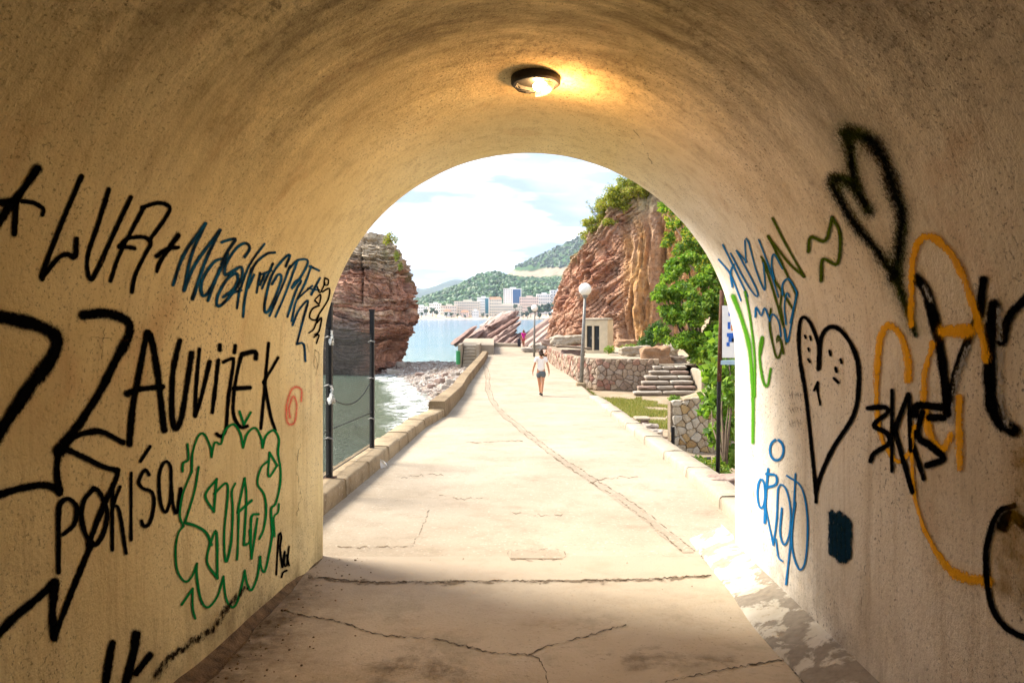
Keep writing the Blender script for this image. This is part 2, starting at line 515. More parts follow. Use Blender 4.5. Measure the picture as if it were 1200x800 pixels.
M['black_metal'] = simple('black_iron', (0.012, 0.012, 0.013), 0.5, 0.4, 20, 0.2, 0.003, 0.3)
M['dark_metal'] = simple('dark_lamp_metal', (0.02, 0.018, 0.016), 0.6, 0.3, 20, 0.15, 0.002, 0.4)
M['grey_metal'] = simple('grey_painted_steel', (0.20, 0.19, 0.17), 0.5, 0.25, 8, 0.1, 0.002, 0.2)
M['net'] = simple('dark_wire', (0.006, 0.007, 0.007), 0.8, 0.3, 20, 0)
M['rust'] = simple('rusty_iron', (0.075, 0.030, 0.014), 0.85, 0.5, 25, 0.3, 0.003)
M['rag'] = simple('white_rag', (0.72, 0.70, 0.64), 0.9, 0.1, 14, 0.3, 0.01)
M['paper'] = simple('paper', (0.80, 0.78, 0.74), 0.85, 0.06, 14, 0.15, 0.005)
M['globe'] = simple('opal_globe', (0.80, 0.77, 0.72), 0.25, 0.04, 4, 0.0, 0.0, 0.0, 0.5)
M['bark'] = simple('bark', (0.12, 0.085, 0.055), 0.95, 0.3, 12, 0.5, 0.02)
M['sea_wall'] = concrete('sea_wall_concrete', (0.22, 0.17, 0.11), (0.34, 0.28, 0.19), (0.08, 0.07, 0.04), 0.8)

def stone_mat(name, stops, mott=0.4):
    t = NT(name)
    c = t.ramp(t.rnd(), stops, 'CONSTANT')
    c = t.mix(t.ramp(t.noise(14, 6, 0.7), [(0.4, 0.0), (0.75, mott)]), c, (0.16, 0.115, 0.08))
    c = t.mix(t.ramp(t.noise(22, 4, 0.6), [(0.25, 0.4), (0.42, 0.0)]), c, (0.58, 0.50, 0.40))
    t.color(c).rough(0.9, 0.2)
    t.bump(t.noise(18, 6, 0.65), 0.6, 0.03)
    return t.m
M['stone_red'] = stone_mat('wall_stone', [(0.0, (0.387, 0.287, 0.201)), (0.22, (0.329, 0.187, 0.132)), (0.36, (0.435, 0.331, 0.233)), (0.52, (0.320, 0.226, 0.161)),
                                          (0.70, (0.300, 0.147, 0.105)), (0.78, (0.406, 0.321, 0.249)), (0.92, (0.368, 0.217, 0.161))], 0.7)
M['stone_tan'] = stone_mat('low_wall_stone', [(0.0, (0.410, 0.320, 0.205)), (0.2, (0.459, 0.385, 0.279)), (0.42, (0.361, 0.230, 0.098)), (0.56, (0.492, 0.435, 0.344)),
                                              (0.72, (0.328, 0.246, 0.156)), (0.86, (0.426, 0.295, 0.139))])
M['boulder'] = stone_mat('boulder_stone', [(0.0, (0.377, 0.312, 0.230)), (0.3, (0.312, 0.180, 0.098)), (0.5, (0.377, 0.320, 0.246)), (0.75, (0.279, 0.213, 0.156))], 0.7)
M['beach_stone'] = stone_mat('beach_stone', [(0.0, (0.328, 0.279, 0.230)), (0.3, (0.377, 0.328, 0.271)), (0.55, (0.295, 0.205, 0.164)), (0.8, (0.410, 0.361, 0.303))], 0.5)
M['mortar'] = concrete('mortar', (0.20, 0.15, 0.10), (0.30, 0.23, 0.16), (0.10, 0.07, 0.04), 0.6)

def rock_mat(name, bump=0.9):
    t = NT(name)
    c = t.attr()
    c = t.mix(t.ramp(t.noise(3.5, 7, 0.7), [(0.44, 0.0), (0.70, 0.75)]), c, (0.07, 0.042, 0.03))
    c = t.mix(t.ramp(t.noise(2.1, 6, 0.65), [(0.28, 0.35), (0.46, 0.0)]), c, (0.50, 0.40, 0.29))
    t.color(c).rough(0.93, 0.15)
    t.bump(t.noise(4.5, 8, 0.72), bump, 0.14)
    return t.m
M['rock'] = rock_mat('layered_rock')
t = NT('slab_rock')
c = t.ramp(t.rnd(), [(0.0, (0.30, 0.185, 0.15)), (0.35, (0.38, 0.27, 0.225)), (0.6, (0.25, 0.15, 0.12)), (1.0, (0.42, 0.33, 0.28))])
c = t.mix(t.ramp(t.noise(2.0, 7, 0.7), [(0.45, 0.0), (0.72, 0.65)]), c, (0.08, 0.05, 0.04))
t.color(c).rough(0.93, 0.15); t.bump(t.noise(5, 8, 0.7), 0.8, 0.1)
M['slab'] = t.m
t = NT('dark_slab_rock')
t.color(t.ramp(t.noise(1.6, 7, 0.7), [(0.3, (0.06, 0.04, 0.035)), (0.7, (0.16, 0.10, 0.085))])).rough(0.93, 0.15); t.bump(t.noise(5, 8, 0.7), 0.8, 0.1)
M['slab_dark'] = t.m

# --- leaves: per-leaf colour attribute, a little light through the blade
def leaf_mat(name, mult=(1, 1, 1), trans=0.45):
    t = NT(name)
    c = t.mix(1.0, t.attr(), mult, 'MULTIPLY')
    t.color(c).rough(0.55, 0.35)
    tl = t.n.new('ShaderNodeBsdfTranslucent'); mx = t.n.new('ShaderNodeMixShader')
    t.l.new(c, tl.inputs[0]); mx.inputs[0].default_value = trans
    t.l.new(t.b.outputs[0], mx.inputs[1]); t.l.new(tl.outputs[0], mx.inputs[2])
    t.l.new(mx.outputs[0], t.out.inputs['Surface'])
    return t.m
M['leaf'] = leaf_mat('leaf')
M['farleaf'] = leaf_mat('far_leaf', trans=0.1)

# --- sea
t = NT('sea_water')
xyz = t.sep()
dist = xyz[1]
far = t.ramp(t.math('DIVIDE', dist, 400.0), [(0.0, (0.085, 0.10, 0.045)), (0.13, (0.11, 0.13, 0.055)), (0.19, (0.17, 0.30, 0.30)), (0.30, (0.085, 0.22, 0.27)), (1.0, (0.025, 0.12, 0.20))])
pat = t.noise(0.025, 5, 0.6, vec=t.map((0.3, 1.4, 1.0)))
far = t.mix(t.ramp(pat, [(0.40, 0.0), (0.64, 0.30)]), far, (0.20, 0.28, 0.27))
t.color(far)
t.rough(0.10, 0.5)
t.b.inputs['IOR'].default_value = 1.33
wv = t.noise(1.6, 5, 0.6, vec=t.map((1.0, 1.6, 1.0)))
b1 = t.bump(wv, 1.0, 0.32)
t.bump(t.noise(6.0, 4, 0.65, vec=t.map((1.0, 1.5, 1.0))), 0.9, 0.06, b1)
M['sea'] = t.m
t = NT('foam')
fo = t.noise(1.4, 7, 0.75, dist=0.6)
t.color((0.82, 0.83, 0.80)).rough(0.7, 0.2)
tr = t.n.new('ShaderNodeBsdfTransparent'); mx = t.n.new('ShaderNodeMixShader')
al = t.math('MULTIPLY', t.ramp(fo, [(0.44, 0.0), (0.60, 1.0)]), t.sep(t.attr())[0], clamp=True)
t.l.new(al, mx.inputs[0]); t.l.new(tr.outputs[0], mx.inputs[1]); t.l.new(t.b.outputs[0], mx.inputs[2])
t.l.new(mx.outputs[0], t.out.inputs['Surface'])
M['foam'] = t.m

t = NT('pebble_ground')
c = t.ramp(t.noise(1.2, 6, 0.7), [(0.3, (0.26, 0.19, 0.14)), (0.7, (0.40, 0.33, 0.27))])
c = t.mix(t.ramp(t.voro(7.0), [(0.0, 0.0), (0.6, 0.5)]), c, (0.24, 0.17, 0.13))
t.color(c).rough(0.95, 0.15); t.bump(t.voro(7.0), 0.9, 0.06)
M['pebble_ground'] = t.m
t = NT('bare_earth')
c = t.ramp(t.noise(0.9, 7, 0.7), [(0.3, (0.26, 0.185, 0.115)), (0.7, (0.38, 0.30, 0.21))])
c = t.mix(t.ramp(t.noise(1.7, 6, 0.7), [(0.52, 0.0), (0.68, 0.6)]), c, (0.13, 0.14, 0.04))
t.color(c).rough(0.95, 0.15); t.bump(t.noise(9, 7, 0.7), 0.8, 0.05)
M['earth'] = t.m
t = NT('loose_pebbles')
t.color(t.ramp(t.attr(), [(0.0, (0.20, 0.13, 0.10)), (0.4, (0.31, 0.25, 0.21)), (1.0, (0.50, 0.46, 0.40))])).rough(0.9, 0.2)
M['pebbles'] = t.m

# ------------------------------------------------------------------ the tunnel
def tun_pt(u, w, Y):                 # section coordinates (at the mouth plane) carried along the bore
    return (u + AX * (Y - D), Y, w + AZ * (Y - D))
def tun_profile(r_add=0.0, n=96, nw=14, wob=None):
    P = []
    r = RAD + r_add
    for i in range(nw): P.append((U0 - r, lerp(FLO - 0.15, SPR, i / nw)))
    for i in range(n + 1):
        a = math.pi - math.pi * i / n
        P.append((U0 + r * math.cos(a), SPR + r * math.sin(a)))
    for i in range(1, nw + 1): P.append((U0 + r, lerp(SPR, FLO - 0.15, i / nw)))
    return P
tunnel = empty('tunnel', (U0, D, FLO))
tag(tunnel, 'round-arched plastered pedestrian tunnel covered in graffiti', 'tunnel', kind='structure')
TL = np.array([U0, D, FLO])
prof = tun_profile()
YB = -12.0                            # assumed near end, unseen behind the camera, set for the daylight it lets in
Ys = list(np.linspace(YB, D - 0.25, 44)) + [D - 0.12, D - 0.04, D]
V = []
for k, Y in enumerate(Ys):
    for i, (u, w) in enumerate(prof):
        e = 0.0
        if k >= len(Ys) - 1:         # chipped, hand-finished arris
            e = 0.012 * float(vnoise(i * 0.45, 3.3)) + 0.006 * float(vnoise(i * 1.7, 9.3))
        du = (u - U0) / RAD; dw = max(0.0, (w - SPR) / RAD)
        rr = 0.010 if k == len(Ys) - 1 else 0.0
        V.append(tun_pt(u + du * (rr + e * .5), w + dw * (rr + e * .5), Y + e))
n_in = len(V)
faces = [tuple(reversed(f)) for f in gridfaces(len(Ys), len(prof)).tolist()]
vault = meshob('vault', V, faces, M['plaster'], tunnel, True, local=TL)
# outer shell with the ring of the mouth, so that daylight only enters through the openings
po = tun_profile(0.55)
V = []
last = [tun_pt(u, w, D + 0.012) for (u, w) in tun_profile(0.016)]
V += last
V += [tun_pt(u, w, D + 0.012) for (u, w) in po]
V += [tun_pt(u, w, YB) for (u, w) in po]
meshob('outer_shell', V, gridfaces(3, len(prof)).tolist(), M['plaster'], tunnel, False, local=TL)

def surf_z(x, y):                       # worn surface of the tunnel floor and, past the mouth, of the walkway
    k = float(sstep(D - 0.8, D + 0.8, y))
    u = x - AX * (y - D)
    tun = 0.010 * float(fbm(x * 1.1, y * 1.1, 0.0, 3)) + 0.05 * max(0, min(1.1, abs(u - U0) / RAD) - 0.75) ** 2
    out = 0.012 * float(fbm(x * .8, y * .8, 2.0, 3))
    return CZ - path_d(y) + tun * (1 - k) + out * k
# floor slab of the tunnel; the unseen run past the near end is added for bounce
nx, ny = 60, 220
us = np.linspace(U0 - RAD - 0.1, U0 + RAD + 0.1, nx); yy = np.concatenate([np.linspace(YB - 25, -1, 60), np.linspace(-0.9, D + 0.01, ny - 60)])
V = []
for Y in yy:
    for u in us:
        x, y, z = tun_pt(u, FLO, Y)
        z = surf_z(x, y)
        V.append((x, y, z))
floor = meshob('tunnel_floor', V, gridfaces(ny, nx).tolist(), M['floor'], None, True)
tag(floor, 'worn brown concrete floor inside the tunnel', 'floor', kind='structure')

# ------------------------------------------------------------------ strokes of paint, cracks and grime: ribbons that lie on a real surface
def catmull(pts, step=3.0):
    P = [np.array(p, float) for p in pts]
    if len(P) == 1: P = [P[0], P[0] + np.array([0.01] * len(P[0]))]
    if len(P) == 2:
        n = max(2, int(np.linalg.norm((P[1] - P[0])[:2]) / step) + 1)
        return [P[0] + (P[1] - P[0]) * t for t in np.linspace(0, 1, n)]
    Q = [2 * P[0] - P[1]] + P + [2 * P[-1] - P[-2]]
    out = []
    for i in range(1, len(Q) - 2):
        p0, p1, p2, p3 = Q[i-1], Q[i], Q[i+1], Q[i+2]
        n = max(2, int(np.linalg.norm((p2 - p1)[:2]) / step) + 1)
        for t in np.linspace(0, 1, n, endpoint=False):
            out.append(0.5 * ((2*p1) + (-p0+p2)*t + (2*p0-5*p1+4*p2-p3)*t*t + (-p0+3*p1-3*p2+p3)*t**3))
    out.append(P[-1])
    return out

_lift = [0]
def ribbons(name, mat, strokes, parent, local, proj, step=3.0, jit=0.0, widen=1.85, label=None, wv=0.22):
    """strokes: list of (width, [(px,py),...]) or (width0, width1, [...]); one mesh per painted word or figure"""
    V, Fc, UV = [], [], []
    for s in strokes:
        w0, w1, pts = (s[0], s[0], s[1]) if len(s) == 2 else s
        C = catmull(pts, step)
        if jit:
            C = [c + np.array([random.uniform(-jit, jit), random.uniform(-jit, jit)]) if 0 < i < len(C) - 1 else c for i, c in enumerate(C)]
        n = len(C)
        _o = random.uniform(0, 99)
        ws = [lerp(w0, w1, i / max(1, n - 1)) * widen * (1 + wv * (float(vnoise(i * .22 + _o, 1.5)) - .1)) for i in range(n)]
        d0 = C[0] - C[1]; d0 = d0 / (np.linalg.norm(d0) + 1e-9)
        d1 = C[-1] - C[-2]; d1 = d1 / (np.linalg.norm(d1) + 1e-9)
        seq = [(C[0] + d0 * ws[0] / 2, ws[0], -1.0)] + [(c, w, 0.0) for c, w in zip(C, ws)] + [(C[-1] + d1 * ws[-1] / 2, ws[-1], 1.0)]
        _lift[0] += 1
        lift = 0.003 + _lift[0] * 0.000012
        b = len(V)
        for i, (c, w, cap) in enumerate(seq):
            a = seq[max(0, i - 1)][0]; e = seq[min(len(seq) - 1, i + 1)][0]
            tdir = e - a; tdir = tdir / (np.linalg.norm(tdir) + 1e-9)
            nn = np.array([-tdir[1], tdir[0]])
            for v in (-1, 0, 1):
                q = c + nn * v * w / 2
                p = proj(q[0], q[1], lift + i * 0.000004)
                V.append((p[0] - local[0], p[1] - local[1], p[2] - local[2]))
                UV.append((v, cap))
        for i in range(len(seq) - 1):
            for v in range(2):
                a = b + i * 3 + v
                Fc.append((a, a + 1, a + 4, a + 3))
    me = bpy.data.meshes.new(name)
    me.from_pydata(V, [], Fc)
    ul = me.uv_layers.new(name='UVMap')
    idx = np.empty(len(me.loops), np.int32); me.loops.foreach_get('vertex_index', idx)
    ul.data.foreach_set('uv', np.array(UV)[idx].ravel())
    me.update()
    o = link(name, me, mat, parent)
    if label: o['label'] = label
    return o

def wallp(px, py, lift): return on_tunnel(px, py, lift)
def floorp(px, py, lift):
    p = on_path(px, py)
    return Vector((p.x, p.y, surf_z(p.x, p.y) + 0.0015 + lift * .4))
def paint(name, mat, strokes, label=None, **k):
    return ribbons(name, M[mat], strokes, tunnel, TL, wallp, label=label, **k)

# left wall: upper line of blue-black letters
paint('graffiti_star', 's_black', [(10, 7, [(44,198),(21,231),(12,243)]), (7, [(19,236),(18,258),(17,274)]), (5, [(26,236),(40,238),(51,245),(50,252)]),
      (10, [(-8,238),(15,237)]), (10, [(-6,268),(12,241)])], 'black sprayed star before the upper line of letters')
paint('graffiti_letters', 's_black', [
    (5.5, [(96,207),(73,261),(51,318),(50,327)]), (6, [(50,325),(68,303),(79,298),(88,301),(90,280)]),
    (5, [(128,222),(116,261),(103,302),(106,327),(115,315),(135,271),(154,231)]),
    (4.5, [(130,329),(142,295),(169,243)]), (4.5, [(167,243),(186,238),(199,243),(194,256),(176,281)]),
    (4.5, [(140,290),(149,280),(169,278),(177,285),(172,295),(159,322),(155,342)]), (4.5, [(140,288),(158,291)]),
    (6, 4, [(209,276),(189,305),(184,318)]), (5, [(184,300),(196,292),(209,290)])], 'black sprayed letters L U A and a plus sign')
paint('graffiti_letters', 's_marker', [
    (4, [(203,334),(216,298),(241,262)]), (4, [(241,262),(225,298),(216,340)]), (4, [(216,340),(230,308),(258,270)]), (4, [(258,270),(241,306),(226,350)]),
    (3.6, [(260,303),(250,308),(237,329),(237,345),(244,343),(258,317),(267,298)]), (3.6, [(258,314),(244,352)]),
    (3.4, [(260,284),(265,282),(276,280),(272,287),(265,298),(260,310)]),
    (3.6, [(287,301),(293,291),(288,285),(277,291),(265,310),(264,322),(274,317),(283,313),(283,327),(269,348),(256,359),(255,348),(265,329),(276,320),(279,327),(274,338),(262,348)]),
    (3, [(267,345),(283,340)]), (3, [(281,338),(278,361)]),
    (2.6, [(310,286),(293,310),(281,341)]), (3.2, [(322,296),(312,298),(297,313),(288,345),(285,371)]), (3, [(295,315),(290,338),(298,322)]),
    (2.6, [(301,343),(305,320)]), (2.4, [(305,334),(311,319),(308,328)]), (2.8, [(307,338),(320,309)]), (2.4, [(305,322),(318,317)]),
    (3, [(335,312),(340,299),(333,303),(319,322),(311,352),(311,366),(318,359),(330,327),(326,322),(319,333)]), (2.6, [(340,312),(330,338),(316,370)]),
    (2.6, [(323,371),(335,343),(349,305)]), (2.8, [(339,315),(349,305),(361,306),(353,324),(342,338),(347,329),(353,329),(347,341),(337,371)]),
    (2.8, [(363,312),(374,317)]), (2.6, [(365,312),(358,331),(347,354),(342,376)]), (2.2, [(349,350),(361,339),(366,335)]),
    (2.4, [(343,381),(350,364),(361,352),(356,372),(348,403)]), (2.4, [(348,403),(356,403),(358,423)]), (2.8, [(365,345),(375,326)]), (2.2, [(361,338),(374,340)])],
    'narrow blue-black letters M A S K and more, running on to the tunnel mouth')
paint('graffiti_tag', 's_black', [(1.9, [(372,336),(375,343),(381,332)]), (1.9, [(381,326),(385,328),(384,334),(380,333),(381,326)]), (1.9, [(378,342),(386,338),(385,350),(378,362),(374,368)]),
    (1.9, [(370,350),(376,345),(374,356),(369,352)]), (1.9, [(374,358),(366,362),(363,372),(370,375),(374,368),(368,385),(362,390)]), (1.9, [(372,378),(377,372),(374,388),(369,392)]), (1.7, [(368,395),(374,392),(371,402)])],
    'thin black vertical tag close to the tunnel mouth')
paint('graffiti_scribble', 's_pencil', [(1.6, [(369,410),(374,415),(372,432),(368,428),(369,410)]), (1.4, [(370,418),(372,428),(370,440)]), (1.6, [(360,403),(362,412)])])
# left wall: big Z and the word below it
paint('graffiti_letters', 's_black', [
    (15, [(-14,370),(0,371),(24,376),(46,382),(64,392),(67,404),(58,424),(36,452),(12,488),(-12,524)]),
    (12, 9, [(98,369),(120,367),(140,371),(152,380),(150,396),(136,422),(118,458),(94,496)]), (9, 16, [(94,496),(82,512),(70,528)]),
    (7, [(70,526),(67,550),(70,578)]), (9, [(70,574),(52,568),(24,572),(-8,582)]), (7, [(76,516),(100,507),(120,506),(144,518)]),
    (7, [(74,524),(100,536),(120,546),(138,551)]), (6, [(138,551),(136,562),(120,596),(104,638)]), (7, [(108,636),(88,684),(74,720),(64,748)]), (9, [(64,746),(62,716),(65,682)]), (10, [(64,683),(40,704),(16,724),(-6,748)])],
    'thick black sprayed double Z with a zigzag tail')
paint('graffiti_letters', 's_black', [
    (7, [(152,520),(156,477),(161,450),(169,408),(173,390)]), (7, [(174,390),(178,397),(185,437),(193,504)]), (7.5, 6, [(150,461),(163,456),(191,453)]),
    (6.5, [(211,399),(203,437),(202,485),(206,502),(213,489),(220,447),(225,414)]), (4.5, [(234,409),(230,456),(229,487)]), (4.5, [(229,487),(236,466),(246,424)]),
    (4.5, [(256,422),(253,452),(249,483)]), (5, [(258,404),(258,410)]), (4, [(262,424),(272,420),(274,424),(268,466),(265,502),(259,511),(254,508)]), (4, [(276,405),(275,413)]),
    (5, [(300,420),(299,412),(284,415)]), (4, [(284,415),(281,424),(275,456),(274,485),(282,500),(290,499)]), (5, [(274,455),(293,454)]),
    (3.4, [(315,402),(311,447),(306,502)]), (3.4, [(326,419),(318,433),(309,448)]), (3.6, [(310,448),(317,485),(323,504)])], 'black sprayed letters A U V I J E K')
paint('graffiti_letters', 's_black', [
    (5.5, [(69,670),(69,630),(69,605),(71,590),(80,584),(90,594),(87,614),(74,626)]), (5.5, [(110,572),(98,588),(97,614),(108,638),(120,628),(126,602),(118,578),(110,572)]),
    (4, [(133,566),(132,594),(132,644)]), (4, [(141,570),(134,590),(140,598),(148,648)]), (3.4, [(154,554),(154,590),(154,632)]),
    (4, [(175,556),(170,550),(163,564),(168,572),(178,576),(181,590),(176,612),(169,616),(166,610)]), (4, [(176,523),(165,540)]),
    (3.8, [(201,570),(200,546),(193,541),(187,556),(188,586),(194,600),(200,586),(201,570)]), (3.8, [(201,570),(204,596),(208,600),(212,572)])], 'black sprayed letters P O K I S A on the lower wall')
paint('graffiti_letters', 's_black', [(9, [(132,753),(128,775),(123,806)]), (10, [(160,743),(156,768),(146,806)]), (8, [(176,767),(160,788)])], 'cut-off black letters at the foot of the left wall')
paint('graffiti_swirl', 's_pink', [(3.4, [(353,470),(353,456),(343,455),(336,475),(337,495),(345,495),(348,475),(344,464),(339,477),(340,489)])], 'small pink sprayed swirl on the left wall')
paint('graffiti_bubble', 's_green', [
    (2.6, [(225,552),(226,530),(233,510),(240,509),(247,524),(248,535)]), (2.6, [(248,535),(252,518),(259,520),(264,504),(274,497),(282,508),(285,524)]), (2.6, [(285,524),(290,508),(299,501),(306,512),(308,524)]),
    (2.6, [(308,524),(312,510),(321,504),(327,514),(326,530),(329,550),(328,570),(323,590),(318,596),(319,620),(318,635),(312,665),(309,670),(306,662),(305,652)]),
    (2.6, [(305,652),(302,674),(295,691),(290,684),(287,668)]), (2.6, [(287,668),(284,684),(278,705),(272,711),(265,700),(262,675)]), (2.6, [(262,675),(255,698),(244,711),(236,703),(231,677),(231,660)]),
    (2.6, [(231,660),(225,675),(217,681),(208,668),(206,644),(209,625),(215,616)]), (2.6, [(215,616),(211,604),(214,580),(225,552)]),
    (2.6, [(233,547),(228,576),(217,612)]), (3.4, [(217,612),(230,616),(242,624),(248,638)]), (2.8, [(247,633),(243,658),(255,677)]), (2.8, [(255,677),(254,623),(247,635)]),
    (2.8, [(254,561),(241,580),(251,599)]), (2.8, [(251,599),(254,561)]), (2.6, [(251,578),(267,568),(263,625),(265,658),(271,635),(273,600),(272,576),(276,566)]),
    (2.6, [(287,560),(281,588),(279,600)]), (3.4, [(279,600),(295,586)]), (2.6, [(287,560),(289,584),(286,638)]), (2.6, [(280,600),(279,640),(278,655)]),
    (2.6, [(303,602),(295,605),(294,632),(288,638)]), (2.6, [(293,621),(295,654)]), (2.6, [(295,654),(302,607)]),
    (2.6, [(314,540),(306,548),(302,566),(310,580),(312,600),(309,620),(304,631)]), (2.6, [(316,530),(325,545)]), (2.6, [(325,545),(315,558),(316,530)]),
    (2.6, [(220,520),(221,538),(215,542),(214,552)]), (2.4, [(327,590),(326,600),(321,606),(322,628)]), (2.8, [(281,482),(286,497)]), (2.8, [(286,497),(294,483)]),
    (2.6, [(213,708),(226,689)]), (2.6, [(226,689),(226,712),(229,724)])], 'green outlined bubble lettering on the left wall')
paint('graffiti_tag', 's_black', [(2, [(324,673),(327,626),(330,628),(328,642)]), (2.4, [(328,640),(331,664)]), (2.2, [(331,664),(334,645),(333,660),(336,662),(339,640)]), (2.2, [(336,650),(339,662)]), (2.2, [(330,676),(332,670),(336,668)])],
      'small black tag low on the left wall by the mouth')
paint('grime_streak', 'grime', [(5, 9, [(290,688),(268,710),(250,735),(225,752),(200,770),(184,790)])], 'black damp streak along the foot of the left wall', jit=1.5)
# right wall
paint('graffiti_heart', 's_halo', [(44, 26, [(992,157),(1018,164),(1038,194),(1048,228),(1056,251),(1053,292),(1048,326),(1060,356),(1070,385)]), (34, [(992,157),(996,181),(1002,218),(1014,242)]), (26, [(1002,219),(980,212),(981,228),(1001,262),(1028,295),(1048,326)])])
paint('graffiti_heart', 's_soft', [
    (19, 15, [(992,157),(1018,164),(1038,194),(1048,228),(1056,251),(1053,292),(1048,326)]), (14, [(992,157),(996,181),(1002,218),(1018,248)]),
    (13, 11, [(1002,219),(984,209),(974,211),(981,228),(1001,262),(1028,295),(1048,326)]), (14, 6, [(1048,320),(1060,356),(1072,393)])], 'large soft-edged black and green heart, tilted, high on the right wall')
paint('graffiti_squiggle', 's_olive', [(5, [(947,295),(950,278),(967,282),(975,255)]), (5, [(975,255),(984,275),(981,309),(964,304),(962,329)])], 'olive zigzag squiggle left of the large heart')
paint('graffiti_letters', 's_olive', [(3.4, [(905,256),(921,287),(942,324)]), (3.4, [(942,324),(924,308),(900,277)]), (3.4, [(900,277),(914,305),(933,345)]), (3, [(892,301),(905,324),(930,364)]), (3, [(894,306),(905,338),(917,380)]), (2.6, [(916,340),(914,360)]), (2.8, [(933,345),(930,364)]),
    (3, [(903,362),(902,385),(910,419),(916,407),(912,393),(910,401),(914,398),(918,414)]), (2.6, [(915,362),(921,403)])], 'olive green letters near the mouth on the right wall')
paint('graffiti_letters', 's_blue', [(1.9, [(847,287),(876,347)]), (1.9, [(842,304),(856,322),(868,352)]), (2.2, [(860,310),(856,319),(858,336)]), (1.9, [(856,297),(874,331),(886,347),(886,338),(863,294)]),
    (1.9, [(863,294),(875,307)]), (1.9, [(874,308),(873,282),(877,284),(886,317),(896,340),(895,315),(894,308)]), (1.9, [(889,281),(900,310),(912,348)]), (2.2, [(917,315),(907,298),(904,310),(907,327)]),
    (2.4, [(917,345),(917,333),(924,327),(933,341),(933,348),(926,378)]), (1.9, [(925,348),(922,343),(919,359),(921,380)]), (2, [(930,362),(923,400),(919,385)]),
    (2, [(885,371),(886,360),(892,370),(896,361),(902,376)]), (2, [(902,376),(905,368),(912,376),(915,394)])], 'thin blue marker letters near the mouth on the right wall')
paint('graffiti_letters', 's_lime', [(7, 4.5, [(859,347),(869,374),(878,408),(882,464),(882,518)]), (3.4, [(873,342),(879,374),(884,419),(884,464)]), (3.4, [(891,414),(894,398),(893,394),(891,401),(890,419),(894,446),(899,452),(903,432)])], 'bright green letters V and e beside the tunnel mouth')
paint('graffiti_heart', 's_black', [(4, [(959,432),(959,405),(949,378),(940,372),(936,387),(937,420),(945,471),(955,567),(956,588)]), (5, [(959,432),(962,396),(973,383),(988,390),(1003,417),(1006,450),(1000,486),(976,525),(961,558),(956,576)]),
    (2.4, [(943,393),(944,396)]), (2.4, [(949,394),(950,398)]), (2.6, [(947,408),(948,411)]), (3, [(947,421),(949,424)]), (3, [(972,411),(973,416)]), (3, [(985,421),(986,425)]), (3, [(979,431),(980,435)]), (3.2, [(977,443),(982,448)]), (2.6, [(954,457),(958,448)]), (2.4, [(958,448),(958,458),(961,474)])],
    'clean black outlined heart with dotted face')
th = np.linspace(0.3, 2 * math.pi - 0.2, 14)
paint('graffiti_letters', 's_blue', [(3, [(910 + 8 * math.sin(a), 527 - 12 * math.cos(a)) for a in th]), (2.8, [(892 + 4.5 * math.sin(a), 578 - 17 * math.cos(a)) for a in th]),
    (3, [(900,549),(897,583),(896,612)]), (3.4, [(898,555),(909,557),(909,567),(898,571)]), (2.2, [(897,595),(906,638)]), (2.2, [(906,638),(910,607),(912,571),(920,571),(926,595),(925,624),(919,638),(914,624),(916,595)]),
    (2, [(909,631),(912,652),(917,657)]), (2.2, [(932,555),(929,607),(921,684)]), (2.2, [(922,557),(939,571),(946,607),(944,654),(937,667),(929,647),(928,619),(932,588)])], 'blue looped letters low on the right wall')
paint('graffiti_smear', 's_teal', [(8, [(974,601),(974,647)]), (8, [(979,604),(979,650)]), (8, [(984,602),(984,656)]), (8, [(989,606),(989,656)]), (8, [(994,611),(994,652)])], 'dark blue scrubbed-out square low on the right wall')
rs = random.Random(3)
pen = []
for y0 in (462, 478, 494):
    x = 925
    while x < 941:
        pen.append((1.1, [(x, y0 + rs.uniform(-3, 0)), (x + rs.uniform(0, 2), y0 + rs.uniform(3, 6))])); pen.append((1.0, [(x, y0 + rs.uniform(-2, 3)), (x + 2.4, y0 + rs.uniform(-2, 3))])); x += 3.2
for y0 in (420, 450, 480, 500, 520): pen.append((1.0, [(867, y0), (870, y0 + rs.uniform(-4, 6)), (868, y0 + 10)]))
paint('pencil_writing', 's_pencil', pen, 'faint brown pencil writing beside the clean heart')
paint('graffiti_letters', 's_black', [(12, 10, [(1073,326),(1085,342),(1097,388),(1105,435),(1110,484)]), (8, 10, [(1111,484),(1119,438),(1137,390),(1147,366),(1152,328)]),
    (15, [(1164,358),(1160,420),(1161,465),(1171,493),(1188,505)]), (11, [(1206,346),(1183,370),(1174,400)])], 'heavy black letters at the edge of the right wall')
paint('graffiti_letters', 's_white', [(8, [(1114,495),(1117,474),(1123,441),(1134,408)]), (5, [(1083,336),(1091,352)]), (6, [(1143,335),(1146,352)]), (7, [(1172,362),(1171,440),(1174,474),(1182,497)])], 'grey highlights over the heavy black letters')
paint('graffiti_loops', 's_orange', [(9.828, 7.644, [(1064,445),(1064,426),(1061,408),(1051,388),(1039,382),(1030,402),(1027,435)]), (6.552, 4.368, [(1027,435),(1027,474),(1033,513),(1051,540),(1066,528),(1072,498)]), (4.368, [(1068,500),(1068,530),(1072,582),(1083,621)]), (4.368, 16.38, [(1083,621),(1104,657),(1125,675),(1156,681)]),
    (7.644, 9.828, [(1067,380),(1068,344),(1068,318),(1073,290),(1083,278),(1097,281),(1115,299),(1127,321),(1136,346),(1144,370),(1153,405),(1155,420)]), (16.38, [(1106,388),(1134,388)]), (7.644, [(1093,403),(1084,435),(1082,471)]), (8.736, [(1085,480),(1090,510),(1105,526),(1114,510)]), (8.736, [(1124,465),(1124,549)])],
    'orange sprayed loops and arches across the right wall')
